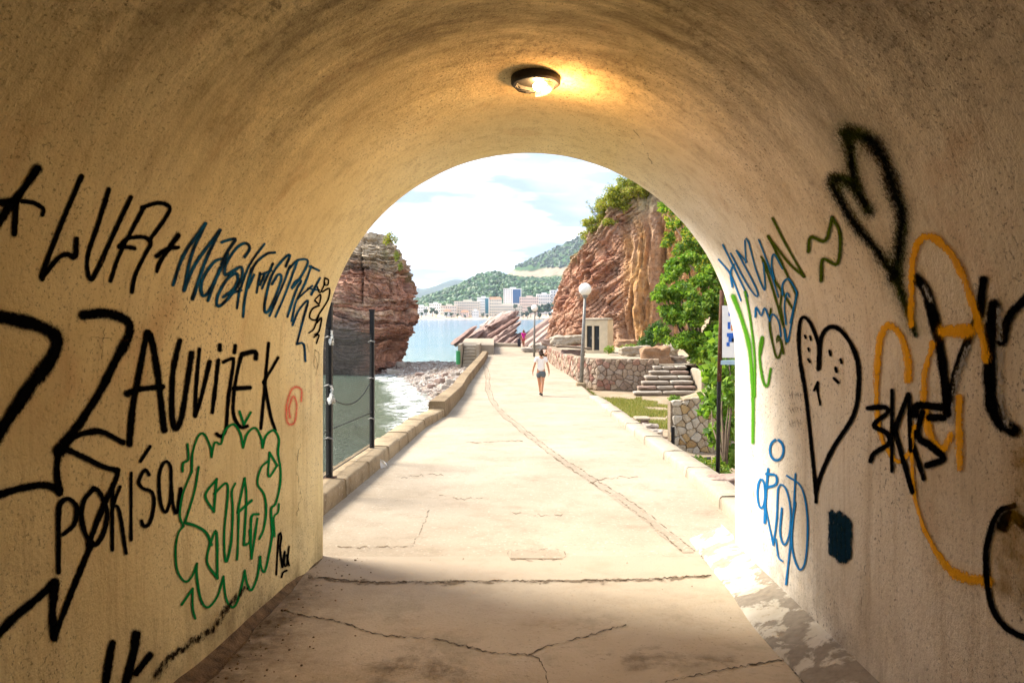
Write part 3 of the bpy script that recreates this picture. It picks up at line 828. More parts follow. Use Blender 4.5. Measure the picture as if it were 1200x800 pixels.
paint('graffiti_letters', 's_black', [(6, [(1017,478),(1036,477),(1040,483),(1024,498),(1039,507),(1042,519),(1024,531),(1020,540)]), (4, [(1045,457),(1045,552)]), (6, [(1064,462),(1048,504)]), (6, [(1048,504),(1069,576)]), (5, [(1065,465),(1067,528)]), (5, [(1066,510),(1082,561)]),
    (9, [(1105,489),(1090,489)]), (9, [(1105,477),(1075,475),(1072,486)]), (8, [(1081,483),(1075,510),(1090,522),(1105,537),(1086,545)])], 'jagged black letters 3 K R S below the orange loops')
paint('graffiti_loop', 's_black', [(7, [(1188,592),(1170,600),(1158,630),(1155,660),(1161,708),(1179,735),(1208,750)]), (13, [(1174,616),(1184,603),(1206,618)])], 'black loop low at the edge of the right wall')
paint('graffiti_stain', 's_ochre', [(22, [(1174,632),(1176,690)]), (30, [(1196,530),(1202,600),(1200,700)])])

# hairline cracks in the render
paint('plaster_crack', 'faint', [(1.0, [(352,520),(349,548),(352,580),(348,604)]), (1.0, [(262,300),(262,320)]), (1.0, [(100,395),(140,398),(168,396)]), (1.0, [(120,300),(124,360),(119,420)]), (.9, [(880,520),(884,560),(880,600)]), (1.0, [(1010,600),(1014,650),(1009,720)]), (1.0, [(735,140),(752,165),(764,192)])], step=4, jit=1.5)
# cracks and stains on the floor
FL0 = np.zeros(3)
def crack(name, strokes, parent=floor, mat='crack', **k):
    return ribbons(name, M[mat], strokes, parent, FL0, floorp, **k)
crack('floor_crack', [(1.5, [(330,716),(400,730),(440,743),(493,747),(527,752),(573,763),(620,767),(637,779),(643,806)]), (1.4, [(620,766),(640,757),(693,743),(733,733)]), (1.4, [(780,800),(840,787),(920,773)])], step=4, jit=1.3, wv=.6)
crack('floor_joint', [(1.2, [(364,676),(420,681),(467,682),(600,681),(733,679),(833,674)])], step=3, jit=0.9, wv=.6)
crack('floor_joint', [(5, [(364,677),(420,682),(467,683),(600,682),(733,680),(833,675)])], mat='faint', step=5, jit=1.2, wv=.7)
crack('damp_stain', [(60, 40, [(230,815),(300,745),(355,690)]), (40, [(430,800),(480,780),(540,790)]), (26, [(740,775),(800,768),(850,778)])], mat='damp', step=12)

# skirting: cement fillet along the right wall, its paint flaking
V, ns = [], 120
for i, Y in enumerate(np.linspace(YB, D + 0.55, ns)):
    for (du, h) in ((0.0, 0.15), (0.0, 0.125), (0.06, 0.098), (0.13, 0.066), (0.20, 0.040), (0.255, 0.02), (0.285, -0.02)):
        e = 0.012 * float(fbm(Y * 3, du * 9, 1.0, 3)) if du > 0 else 0
        wob = 0.03 * float(vnoise(Y * 1.3, 4.2)) * (du / 0.28)
        u = U0 + RAD - du - wob + (0.02 if du == 0 else 0)
        if Y > D: u = U0 + RAD - du - wob + (0.02 if du == 0 else 0)
        V.append(tun_pt(u, FLO + h + e * (1 if du else 0), Y))
skirting = meshob('skirting', V, gridfaces(ns, 7).tolist(), M['skirt'], tunnel, True, local=TL)
ribbons('skirting_crack', M['crack'], [(5, 9, [(822,646),(846,676),(878,712),(906,752),(952,806)])], floor, FL0, floorp, step=6, jit=1.8)
# grit and fallen leaves along the foot of the left wall
mb = MB()
rg = random.Random(11)
for i in range(420):
    Y = rg.uniform(1.6, D - 0.05); du = abs(rg.gauss(0, 0.20)) + 0.02
    if i % 11 == 0: du = rg.uniform(0.1, 3.0)
    x, y, z = tun_pt(U0 - RAD + du, FLO, Y)
    s = rg.uniform(0.002, 0.008) * (1.0 if i % 9 else 1.8)
    mb.ball((x, y, z + s * 0.3), (s, s * rg.uniform(.7, 1.3), s * .6), 1, 0.3, rg)
grit = mb.build('grit', simple('grit', (0.20, 0.13, 0.07), 0.9, 0.6, 9, 0), floor)
grit['kind'] = 'stuff'
# dirt bank in the corner
V = []
for Y in np.linspace(YB, D, 80):
    for k in range(5):
        q = k / 4
        wdt = (0.11 + 0.07 * float(vnoise(Y * 2.1, 7.7)) + .05 * float(vnoise(Y * 7.1, 2.7))) * min(1, (D - Y) * .8 + .3)
        h = (0.055 + 0.025 * float(vnoise(Y * 3.0, 1.7))) * (1 - q) ** 1.5 * min(1, (D - Y) * 1.2 + .15) - 0.012 * q
        V.append(tun_pt(U0 - RAD - 0.01 + q * wdt, FLO + h, Y))
dirt = meshob('dirt_bank', V, gridfaces(80, 5).tolist(), simple('dirt', (0.15, 0.095, 0.048), 0.95, 0.6, 14, 0.8, 0.02), floor, True)
dirt['kind'] = 'stuff'

# ------------------------------------------------------------------ ceiling lamp
lamp = empty('ceiling_lamp')
LY = 4.486
lz_u = U0 + (628 - 614) / F * LY
cw = SPR + math.sqrt(RAD ** 2 - (lz_u - U0) ** 2)
lp = tun_pt(lz_u, cw, LY)
lamp.location = lp
lamp.rotation_euler = (math.atan(-AZ) * -1, 0, 0)
tag(lamp, 'broken round bulkhead lamp glowing on the tunnel ceiling', 'lamp')
mb = MB().lathe([(0.135, 0.02), (0.145, -0.004), (0.145, -0.040), (0.132, -0.050), (0.115, -0.050), (0.112, -0.022), (0.0005, -0.022)], 32)
mb.build('base', M['dark_metal'], lamp, False)
gl = NT('lamp_bulb'); gl.b.inputs['Emission Color'].default_value = (1.0, 0.60, 0.24, 1); gl.b.inputs['Emission Strength'].default_value = 60
MB().ball((0.03, 0.0, -0.056), (0.046, 0.036, 0.030), 3).build('bulb', gl.m, lamp, True)
gs = NT('broken_glass'); gs.color((0.9, 0.75, 0.5)).rough(0.25); gs.b.inputs['Transmission Weight'].default_value = 0.9
# remaining half of the glass bowl, on the right
V, nr, nc = [], 8, 14
for i in range(nr):
    for j in range(nc):
        a = R(-75 + 165 * j / (nc - 1)); e = i / (nr - 1) * R(74)
        r = 0.108 * math.cos(e)
        V.append((r * math.cos(a), r * math.sin(a), -0.048 - 0.062 * math.sin(e)))
g = meshob('glass_shard', V, gridfaces(nr, nc).tolist(), gs.m, lamp, True)
mb = MB()
mb.tube([(-0.11, -0.02, -0.048), (-0.122, -0.03, -0.075), (-0.10, -0.035, -0.098), (-0.06, -0.03, -0.106), (-0.03, -0.02, -0.104)], 0.0035, 6)
mb.tube([(-0.10, 0.02, -0.048), (-0.09, 0.01, -0.07), (-0.03, 0.0, -0.085)], 0.003, 6)
mb.build('wire_guard', M['dark_metal'], lamp)
ld = bpy.data.lights.new('bulb_light', 'POINT'); ld.energy = 2.4; ld.color = (1.0, 0.48, 0.17); ld.shadow_soft_size = 0.04
lo = bpy.data.objects.new('bulb_light', ld); col.objects.link(lo); lo.parent = lamp; lo.location = (0.12, 0.02, -0.15)

# ------------------------------------------------------------------ walkway outside
LE = [on_path(*p) for p in ((379,604),(440,553),(500,500),(522,488),(548,452),(568,424),(574,413))]
RE = [on_path(*p) for p in ((862,614),(807,562),(732,502),(700,474),(670,447),(645,428),(626,412))]
LEx = lambda Y: interp(Y, [p.y for p in LE] + [90], [p.x for p in LE] + [-3.0])
REx = lambda Y: interp(Y, [p.y for p in RE] + [90], [p.x for p in RE] + [1.6])
pz = lambda Y: CZ - path_d(Y)
V, nx = [], 26
ys = np.concatenate([np.linspace(D + 0.011, D + 2, 24), np.linspace(D + 2.1, 30, 100), np.linspace(30.5, 79, 60)])
for Y in ys:
    l, r = LEx(Y) - 0.25, REx(Y) + 0.25
    for i in range(nx):
        x = lerp(l, r, i / (nx - 1))
        V.append((x, Y, surf_z(x, Y)))
path = meshob('path', V, gridfaces(len(ys), nx).tolist(), M['path'], None, True)
tag(path, 'pale concrete walkway leading from the tunnel along the sea', 'path', kind='structure')
# relaid trench strip and other repairs
pts = [(566,424),(571,440),(573,460),(585,480),(610,502),(640,525),(690,560),(740,592),(790,632),(806,645)]
C = catmull(pts, 5)
V, P3 = [], [on_path(c[0], c[1], 0.016) for c in C]
for i, p in enumerate(P3):
    tdir = (P3[min(i + 1, len(P3) - 1)] - P3[max(0, i - 1)]).normalized()
    nn = Vector((tdir.y, -tdir.x, 0)).normalized()
    for s in (-1, -.5, 0, .5, 1):
        w = 0.058 + 0.02 * float(vnoise(p.y * 3, s * 5))
        q = p + nn * (s * w)
        V.append((q.x, q.y, surf_z(q.x, q.y) + 0.004))
tr = meshob('trench_patch', V, gridfaces(len(P3), 5).tolist(), M['patch'], path, True)
crack('trench_edge', [(.9, 1.8, [(x - (1.5 + (y - 420) * .026), y) for x, y in pts]), (.9, 1.8, [(x + (1.5 + (y - 420) * .026), y) for x, y in pts])], path, 'faint', step=5, jit=1.1)
crack('walkway_crack', [(1.3, [(396,641),(440,642),(484,640)]), (1.2, [(484,640),(498,612),(503,598)]), (1.0, [(545,519),(570,517),(600,516),(612,517)]), (1.0, [(690,566),(720,560),(748,559)]), (1.1, [(515,580),(540,584),(566,583)]), (1.0, [(600,600),(640,604),(660,602)]), (.9, [(470,560),(500,556),(520,557)])], path, 'faint', step=4, jit=1.6)
cover = [floorp(*p, 0.0) for p in ((598,655),(599,646),(654,645),(659,655))]
V = [tuple(p) for p in cover] + [(p.x, p.y, p.z + 0.004) for p in cover]
mh = meshob('access_cover', V, [(4,5,6,7),(0,1,5,4),(1,2,6,5),(2,3,7,6),(3,0,4,7)], M['patch'], path)
crack('cover_crack', [(1.2, [(598,655),(599,646),(654,645),(659,655),(598,656)])], path, 'faint', step=4, jit=1.2)
crack('cover_hole', [(3, [(626,650),(633,650)])], path, step=3)

def ring_obj(verts, w): return verts
def sweep_blocks(name, line, width, height, gap, mat, parent, side, ztop=None, deep=0.25, amp=0.015, seg=1.3):
    """kerb of separate blocks laid along a plan line; side = +1 right of the line, -1 left"""
    P = [Vector((p[0], p[1], 0)) for p in line]
    L = [0]
    for a, b in zip(P, P[1:]): L.append(L[-1] + (b - a).length)
    tot = L[-1]; s = 0.0; k = 0; rr = random.Random(hash(name) % 97)
    def at(q):
        q = min(max(q, 0), tot)
        return Vector((np.interp(q, L, [p.x for p in P]), np.interp(q, L, [p.y for p in P]), 0))
    while s < tot - 0.1:
        e = min(tot, s + seg * rr.uniform(0.75, 1.3))
        n = 9
        V = []
        hh = height + rr.uniform(-.012, .012)
        for i in range(n):
            q = lerp(s + gap / 2, e - gap / 2, i / (n - 1))
            c = at(q); tdir = (at(q + .2) - at(q - .2)).normalized(); nn = Vector((tdir.y, -tdir.x, 0)) * side
            z0 = pz(c.y)
            for (o, h) in ((0.0, -deep), (0.0, 0.0), (0.005, hh * .55), (0.012, hh - .02), (0.035, hh), (width * .5, hh + .004), (width - .03, hh), (width, hh - .03), (width, -deep)):
                j = amp * float(fbm(c.x * 5 + o * 9, c.y * 5, h * 9 + k, 3)) if h > -deep else 0
                V.append((c.x + nn.x * (o + j * .6), c.y + nn.y * (o + j * .6), z0 + h + j * (1 if h > 0.01 else 0)))
        f = gridfaces(n, 9).tolist() + [tuple(range(9)), tuple((n - 1) * 9 + i for i in reversed(range(9)))]
        meshob(name, V, f, mat, parent, True)
        s = e; k += 1

# left: sea wall with its kerb of cast blocks
sw = [(LEx(Y), Y) for Y in np.linspace(D - 0.3, 19.6, 20)]
V = []
for (x, Y) in [(LEx(Y), Y) for Y in np.linspace(D - 0.6, 62, 60)]:
    for (o, z) in ((0.03, pz(Y) - 0.06), (-0.36, pz(Y) - 0.06), (-0.40, 0.9), (-0.52, 0.2), (-0.62, -1.2)):
        V.append((x + o + 0.03 * float(fbm(Y * 2, z * 2, 5, 3)), Y, z))
seawall = meshob('sea_wall', V, gridfaces(60, 5).tolist(), M['sea_wall'], None, True)
tag(seawall, 'rough concrete sea wall carrying the left edge of the walkway', 'wall', kind='structure')
sweep_blocks('kerb_block', sw, 0.40, 0.20, 0.012, M['kerb'], seawall, -1)
# right kerb
rk = [(REx(Y), Y) for Y in np.linspace(D + 0.35, 26.5, 24)]
ground_kerb = empty('kerb', (REx(D + 0.35), D + 0.35, pz(D)))
tag(ground_kerb, 'pale low concrete kerb along the right edge of the walkway', 'kerb', kind='structure')
kids0 = set(o.name for o in bpy.data.objects)
sweep_blocks('kerb_block', rk, 0.34, 0.13, 0.010, M['palecon'], None, 1, seg=1.6)
for o in bpy.data.objects:
    if o.name not in kids0:
        o.parent = ground_kerb; o.matrix_parent_inverse = Matrix.Translation(-ground_kerb.location)

# left parapet wall farther on
pl = [(LEx(Y) + 0.02, Y) for Y in np.linspace(19.3, 57, 44)]
par = empty('parapet_wall', (pl[0][0], pl[0][1], pz(19.3)))
tag(par, 'low brown concrete parapet bending along the seaward edge of the walkway', 'wall')
kids0 = set(o.name for o in bpy.data.objects)
V, prf = [], ((0.0, -0.2), (0.0, 0.0), (-0.005, 0.2), (-0.01, 0.36), (-0.03, 0.40), (-0.2, 0.405), (-0.40, 0.40), (-0.43, 0.36), (-0.43, -0.3))
for (x, Y) in pl:
    for (o, h) in prf:
        j = 0.02 * float(fbm(x * 3 + o * 7, Y * 3, h * 7, 3))
        V.append((x + o + j * .6, Y, pz(Y) + h + (j if h > 0.01 else 0)))
f = gridfaces(len(pl), len(prf)).tolist() + [tuple(range(len(prf)))]
body = meshob('wall_body', V, [tuple(reversed(q)) for q in f], M['parapet'], par, False, local=par.location)
# low cross wall at the end of the walkway
cw_ = empty('end_wall', W(588, 408, 76))
tag(cw_, 'low pale wall closing the far end of the walkway before the slanted rocks', 'wall')
a, b = W(567, 407.5, 76.5), W(612, 406, 75)
Vb, fb = rough_block(((b - a).length, 0.5, 0.62), (8, 4, 4), 0.03, 1.5, 4.0)
ang = math.atan2(b.y - a.y, b.x - a.x)
o = meshob('wall_body', Vb, fb, M['palecon'], cw_, True); o.rotation_euler = (0, 0, ang); o.location = (0, 0, 0.22)

# steps from the beach up to the walkway
bs = empty('beach_stairs', W(549, 430, 58))
tag(bs, 'narrow concrete stairs rising from the pebble beach to the walkway', 'stairs')
xl, xr = W(541, 400, 58).x, W(558, 400, 58).x
zb, zt = CZ + (HY - 430) / F * 58, CZ + (HY - 404) / F * 60.5
nst = 7
loc = np.array(bs.location)
for i in range(nst):
    z1 = lerp(zb, zt, (i + 1) / nst); y0 = 58 + i * 0.36
    Vb, fb = rough_block((xr - xl, 0.40, (zt - zb) / nst + 0.10), (3, 3, 3), 0.01, 2.0, i * 3.1)
    Vb = Vb + np.array([(xl + xr) / 2, y0 + 0.2, z1 - ((zt - zb) / nst + 0.10) / 2])
    meshob('step', Vb, fb, M['palecon'], bs, False, local=loc)
for x in (xl - 0.14, xr + 0.14):
    mb = MB(); mb.v = []; 
    V = [(x - .12, 57.7, zb - 1.0), (x + .12, 57.7, zb - 1.0), (x + .12, 61, zb - 1.0), (x - .12, 61, zb - 1.0), (x - .12, 57.7, zt + .12), (x + .12, 57.7, zt + .12), (x + .12, 61, zt + .15), (x - .12, 61, zt + .15)]
    meshob('side_wall', V, [(0,3,2,1),(4,5,6,7),(0,1,5,4),(1,2,6,5),(2,3,7,6),(3,0,4,7)], M['palecon'], bs, local=loc)
gb = W(537, 418, 57.5)
bin_ = MB().tube([(0, 0, -0.55), (0, 0, 0.45)], 0.16, 12).build('post', simple('green_plastic', (0.03, 0.22, 0.07), 0.5, 0.1), None)
bin_.location = gb; tag(bin_, 'small green post at the foot of the beach stairs', 'post')
landing = meshob('landing', [(xl - .26, 60.5, zt - .01), (LEx(60.5) + .4, 60.5, zt - .01), (LEx(78) + .6, 79, zt - .01), (xl - 1.0, 79, zt - .01), (xl - .26, 60.5, -1.5), (LEx(60.5) + .4, 60.5, -1.5), (xl - 1.0, 79, -1.5)],
                 [(0,1,2,3),(4,5,1,0),(6,4,0,3)], M['path'])
tag(landing, 'concrete landing at the head of the beach stairs', 'landing', kind='structure')

# ------------------------------------------------------------------ sea, beach, seabed
sea = meshob('sea', [(-9000, -60, 0), (9000, -60, 0), (9000, 14000, 0), (-9000, 14000, 0)], [(0,1,2,3)], M['sea'])
tag(sea, 'calm sea, green in the cove and pale blue towards the far shore', 'sea', kind='structure')
def wl_x(Y): return interp(Y, [15, 26, 33, 42, 52, 60, 63, 66, 80], [-2.0, -2.4, -3.0, -4.4, -6.6, -8.8, -12.0, -16, -16])
def beach_z(x, Y):
    h = (x - wl_x(Y)) * 0.16
    h = np.minimum(h, 0.75 + 0.0 * h)
    back = np.clip((69 - Y) * 0.20, -1.5, 0.75)
    return np.minimum(h, back)
bx, by = np.meshgrid(np.linspace(-22, -1.6, 100), np.linspace(14, 74, 150))
bz = np.vectorize(lambda a, b: float(beach_z(a, b)))(bx, by)
bz = np.maximum(bz, -1.2) + 0.06 * fbm(bx * 1.3, by * 1.3, 1.0, 4)
beach = meshob('beach', np.stack([bx, by, bz], -1).reshape(-1, 3), gridfaces(150, 100).tolist(), M['pebble_ground'], None, True)
tag(beach, 'pebble beach between the walkway and the sea stack', 'beach', kind='structure')
rg = random.Random(5)
mb = MB(); cols = []
ico = bmesh.new(); bmesh.ops.create_icosphere(ico, subdivisions=1, radius=1.0)
IV = np.array([v.co[:] for v in ico.verts]); IF = np.array([[v.index for v in f.verts] for f in ico.faces]); ico.free()
def blobs(name, C, S, mat, colr, jit=0.25, parent=None, rng=RNG):
    n = len(C)
    j = 1 + rng.uniform(-jit, jit, (n, len(IV), 1))
    ang = rng.uniform(0, 6.28, n); ca, sa = np.cos(ang), np.sin(ang)
    P = IV[None] * j * S[:, None, :]
    x = P[..., 0] * ca[:, None] - P[..., 1] * sa[:, None]; y = P[..., 0] * sa[:, None] + P[..., 1] * ca[:, None]
    P = np.stack([x, y, P[..., 2]], -1) + C[:, None, :]
    Fc = (IF[None] + (np.arange(n) * len(IV))[:, None, None]).reshape(-1, 3)
    c = np.repeat(colr, len(IV), 0)
    o = meshob(name, P.reshape(-1, 3), Fc.tolist(), mat, parent, False, c)
    return o
PC, PS = [], []
while len(PC) < 5200:
    Y = rg.uniform(22, 69) if rg.random() < .6 else rg.uniform(50, 69)
    x = rg.uniform(wl_x(Y) - 0.6, LEx(Y) - 0.5)
    z = float(beach_z(x, Y))
    if z < -0.18: continue
    s = rg.uniform(0.03, 0.10) * (1.9 if rg.random() < .06 else 1)
    PC.append((x, Y, z + s * .3)); PS.append((s * rg.uniform(.8, 1.5), s, s * .6))
v = np.clip(RNG.normal(0.6, 0.3, len(PC)), 0, 1)
peb = blobs('pebbles', np.array(PC), np.array(PS), M['pebbles'], np.stack([v, v, v], -1))
tag(peb, 'loose pale pebbles strewn over the beach', 'pebbles', kind='stuff')
BL = ['farthest left boulder in the row at the back of the beach', 'second boulder of the row at the back of the beach', 'boulder at the back of the beach nearest to open water', 'rounded boulder in the middle of the beach', 'small boulder behind the middle of the beach',
      'largest boulder on the beach below the parapet', 'boulder on the beach in front of the stairs', 'boulder close to the foot of the parapet', 'boulder beside the foot of the beach stairs', 'boulder left of the largest beach boulder', 'boulder on the beach towards the cove',
      'boulder nearest to the water of the cove', 'smallest boulder near the sea stack', 'boulder tucked against the parapet, nearest to the camera', 'big block lying at the right foot of the sea stack', 'block leaning on the foot of the sea stack at the waterline']
k = 0
for (px, py, s) in ((492,437,.5),(500,441,.45),(508,436,.5),(515,446,.6),(521,441,.45),(528,449,.7),(534,442,.55),(541,447,.5),(547,439,.45),(520,452,.55),(505,449,.5),(512,457,.4),(489,444,.35),(536,453,.5),(470,431,.8),(461,433,.7)):
    Y = 4.2 * F / (py - HY)
    p = W(px, py, Y)
    Vb, fb = rough_block((s * rg.uniform(1.1, 1.8), s, s * .7), (4, 4, 4), s * .16, 2.2 / s, k * 2.3, 0.6)
    o = meshob('beach_boulder', Vb, fb, M['beach_stone'], None, False)
    o.location = (p.x, p.y, float(beach_z(p.x, p.y)) + s * .18); o.rotation_euler = (0.1, 0.15, rg.uniform(0, 3))
    tag(o, BL[k], 'boulder', 'boulders on the pebble beach'); k += 1
# foam where the little waves run up
fx, fy = [], []
V, A = [], []
fyv = np.linspace(16, 64, 90); fo = np.linspace(-1, 1, 9)
for Y in fyv:
    for q in fo:
        wd = 1.5 + 0.5 * float(vnoise(Y * .5, 2.2))
        V.append((wl_x(Y) - 1.0 + q * wd + 0.3 * float(fbm(Y * .8, 3.0)), Y, 0.02)); A.append(max(0, 1.25 - abs(q) ** 1.5 * 1.25))
foam = meshob('foam', V, gridfaces(90, 9).tolist(), M['foam'], None, False, np.repeat(np.array(A)[:, None], 3, 1))
tag(foam, 'thin white foam along the edge of the beach', 'foam', kind='stuff')

# ------------------------------------------------------------------ sea stack on the left
def rockcol(n1, n2, pal):
    pal = np.array(pal); t = np.clip(n1 * .5 + .5, 0, .9999) * (len(pal) - 1)
    i = t.astype(int); f = (t - i)[..., None]
    c = pal[i] * (1 - f) + pal[i + 1] * f
    return c * (1 + 0.22 * n2[..., None])
nr, nc = 300, 420
h = np.linspace(0, 1, nr)[:, None]; th = np.linspace(0, 2 * math.pi, nc, endpoint=False)[None, :]
Yc = 66.0; zt = W(0, 270, 62).z
zz = lerp(-0.8, zt, h)
pyv = HY - (zz - CZ) / 62.0 * F
right_px = np.interp(pyv[:, 0], [255, 272, 285, 300, 335, 345, 395, 415, 425, 436, 450], [438, 449, 458, 464, 473, 477, 474, 462, 459, 465, 468])[:, None]
left_px = np.interp(pyv[:, 0], [255, 272, 300, 340, 400, 450], [430, 414, 398, 372, 352, 340])[:, None]
cx = (right_px + left_px) / 2; rx = (right_px - left_px) / 2
X = ((cx - 600) + rx * np.sign(np.cos(th)) * np.abs(np.cos(th)) ** 0.75) / F * 63
ry = 2.2 + 3.4 * (1 - h ** 2.2)
Yv = Yc + ry * np.sign(np.sin(th)) * np.abs(np.sin(th)) ** 0.75
nxv, nyv = np.cos(th) * np.ones_like(h), np.sin(th) * np.ones_like(h)
tilt = zz + 0.10 * X - 0.05 * Yv + 0.35 * fbm(X * .35, Yv * .35, zz * .35, 3)
lowleft = sstep(-12.6, -14.5, X) * sstep(5.5, 2.5, zz)
tilt = tilt + lowleft * (0.28 * (X + 13.5))
lay = tilt * 3.3 + 1.7 * vnoise(tilt * .9, X * .12, 5.0) + 0.8 * fbm(X * .9, Yv * .9, zz * .25, 3)
li = np.floor(lay); lf = lay - li
step = _hash(li.astype(int), np.zeros_like(li).astype(int), np.zeros_like(li).astype(int))
brk = _hash(li.astype(int), np.floor((X * 0.9 + Yv * .6) * (0.8 + 1.6 * step) + step * 7 + .8 * fbm(X, Yv, zz, 2)).astype(int), np.zeros_like(li).astype(int))
big = _hash(np.floor(lay / 4.3).astype(int), np.floor((X + Yv * .5) * .45 + .5 * fbm(X * .4, zz * .4, 3.0, 2)).astype(int), np.ones_like(li).astype(int))
step2 = _hash(np.floor(lay * 2.7).astype(int), np.floor(X * 1.7 + Yv).astype(int), np.ones_like(li).astype(int) * 3)
groove = -np.exp(-((lf - 0.06) / 0.12) ** 2)
disp = 0.22 * (step - .5) + 0.42 * (brk - .5) + 0.85 * (big - .5) + 0.16 * (step2 - .5) + 0.13 * groove * (.3 + brk) + 0.65 * fbm(X * .5, Yv * .5, zz * .5, 4) + 0.16 * fbm(X * 2.3, Yv * 2.3, zz * 2.3, 3)
crk = -0.55 * np.exp(-((X + 12.15 + 0.10 * (zz - 8) + 0.25 * fbm(zz * .8, 1.0)) / 0.10) ** 2) * sstep(4.5, 6.5, zz)
disp = (disp + crk) * np.minimum(1, (1 - h) * 9 + .25)
X2, Y2 = X + nxv * disp, Yv + nyv * disp
Z2 = zz + 0.06 * fbm(X * 2, Yv * 2, zz * 2, 3) + (h > .97) * 0.5 * fbm(X * 1.1, Yv * 1.1, 3.0, 3)
n1 = np.clip((step * 2 - 1) * 1.0 + fbm(X * .5, Yv * .5, zz * .9, 4) * .9, -1, 1)
colr = rockcol(n1, fbm(X * 3, Yv * 3, zz * 3, 3), [(0.15, 0.075, 0.05), (0.40, 0.19, 0.12), (0.50, 0.27, 0.175), (0.28, 0.14, 0.095), (0.55, 0.36, 0.24)])
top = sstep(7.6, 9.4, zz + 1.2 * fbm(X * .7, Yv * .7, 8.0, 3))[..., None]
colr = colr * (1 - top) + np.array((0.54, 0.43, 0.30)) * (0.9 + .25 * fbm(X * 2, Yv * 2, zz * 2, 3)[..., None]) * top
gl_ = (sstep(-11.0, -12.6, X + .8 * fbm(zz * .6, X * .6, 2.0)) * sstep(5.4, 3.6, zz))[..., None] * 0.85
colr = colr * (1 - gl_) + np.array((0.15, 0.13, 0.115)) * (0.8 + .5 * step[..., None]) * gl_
wet = sstep(0.7, 0.1, zz + .2 * fbm(X, Yv, 1.0))[..., None]
colr = colr * (1 - wet * .6)
moss = (sstep(0.1, .5, fbm(X * .8, Yv * .8, zz * .5, 3)) * sstep(-11.6, -10.6, X) * sstep(6.5, 8.0, zz))[..., None]
colr = colr * (1 - moss * .7) + np.array((0.13, 0.13, 0.03)) * moss * .7
Vs = np.stack([X2, Y2, Z2], -1).reshape(-1, 3)
Fs = gridfaces(nr, nc, True).tolist()
Vs = np.vstack([Vs, [[Vs[-nc:, 0].mean(), Vs[-nc:, 1].mean(), zt + .1]]])
Fs += [((nr - 1) * nc + k, (nr - 1) * nc + (k + 1) % nc, nr * nc) for k in range(nc)]
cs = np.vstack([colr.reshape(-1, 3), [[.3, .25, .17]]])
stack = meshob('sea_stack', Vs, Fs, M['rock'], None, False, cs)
tag(stack, 'tall reddish sea stack of thin rock layers rising from the cove', 'rock')

# ------------------------------------------------------------------ ground on the right of the walkway
def gd(Y): return interp(Y, [6, 8, 12, 32, 60], [2.10, 2.18, 2.42, 3.50, 3.5])
def ground_z(x, Y):
    z = CZ - gd(Y) + 0.05 * float(fbm(x * .9, Y * .9, 3.0, 4))
    e = REx(Y) + 0.30
    z = lerp(pz(Y) - 0.02, z, min(1, max(0, (x - e) / 0.7)))
    z += max(0, x - 7.5) ** 1.3 * 0.35
    return z
V, nx = [], 60
ys = np.linspace(6.3, 70, 130)
for Y in ys:
    for q in np.linspace(0, 1, nx):
        x = REx(Y) + 0.22 + (q ** 1.6) * 24
        V.append((x, Y, ground_z(x, Y)))
ground = meshob('ground', V, gridfaces(len(ys), nx).tolist(), M['earth'], None, True)
tag(ground, 'bare sandy earth beside the walkway below the cliff', 'ground', kind='structure')

# terrace behind the retaining wall
RWP = [(2.45, 52), (2.62, 44), (2.85, 40), (3.3, 37.6), (4.1, 36.5), (6.9, 36.05)]
tz = CZ - 2.28
V, f = [], []
for (x, y) in RWP + [(8.3, 36.3), (14, 36.5), (24, 38)]: V.append((x + .25, y + .25, tz))
nb = len(V)
for (x, y) in [(2.7, 66), (4, 66), (6, 66), (8, 66), (10, 66), (12, 66), (15, 66), (20, 66), (30, 66)][:nb]: V.append((x, y, tz + .1))
f = [(i, i + 1, nb + i + 1, nb + i) for i in range(nb - 1)]
ter = meshob('terrace', V, f, M['palecon'])
tag(ter, 'pale paved terrace above the stone retaining wall', 'terrace', kind='structure')

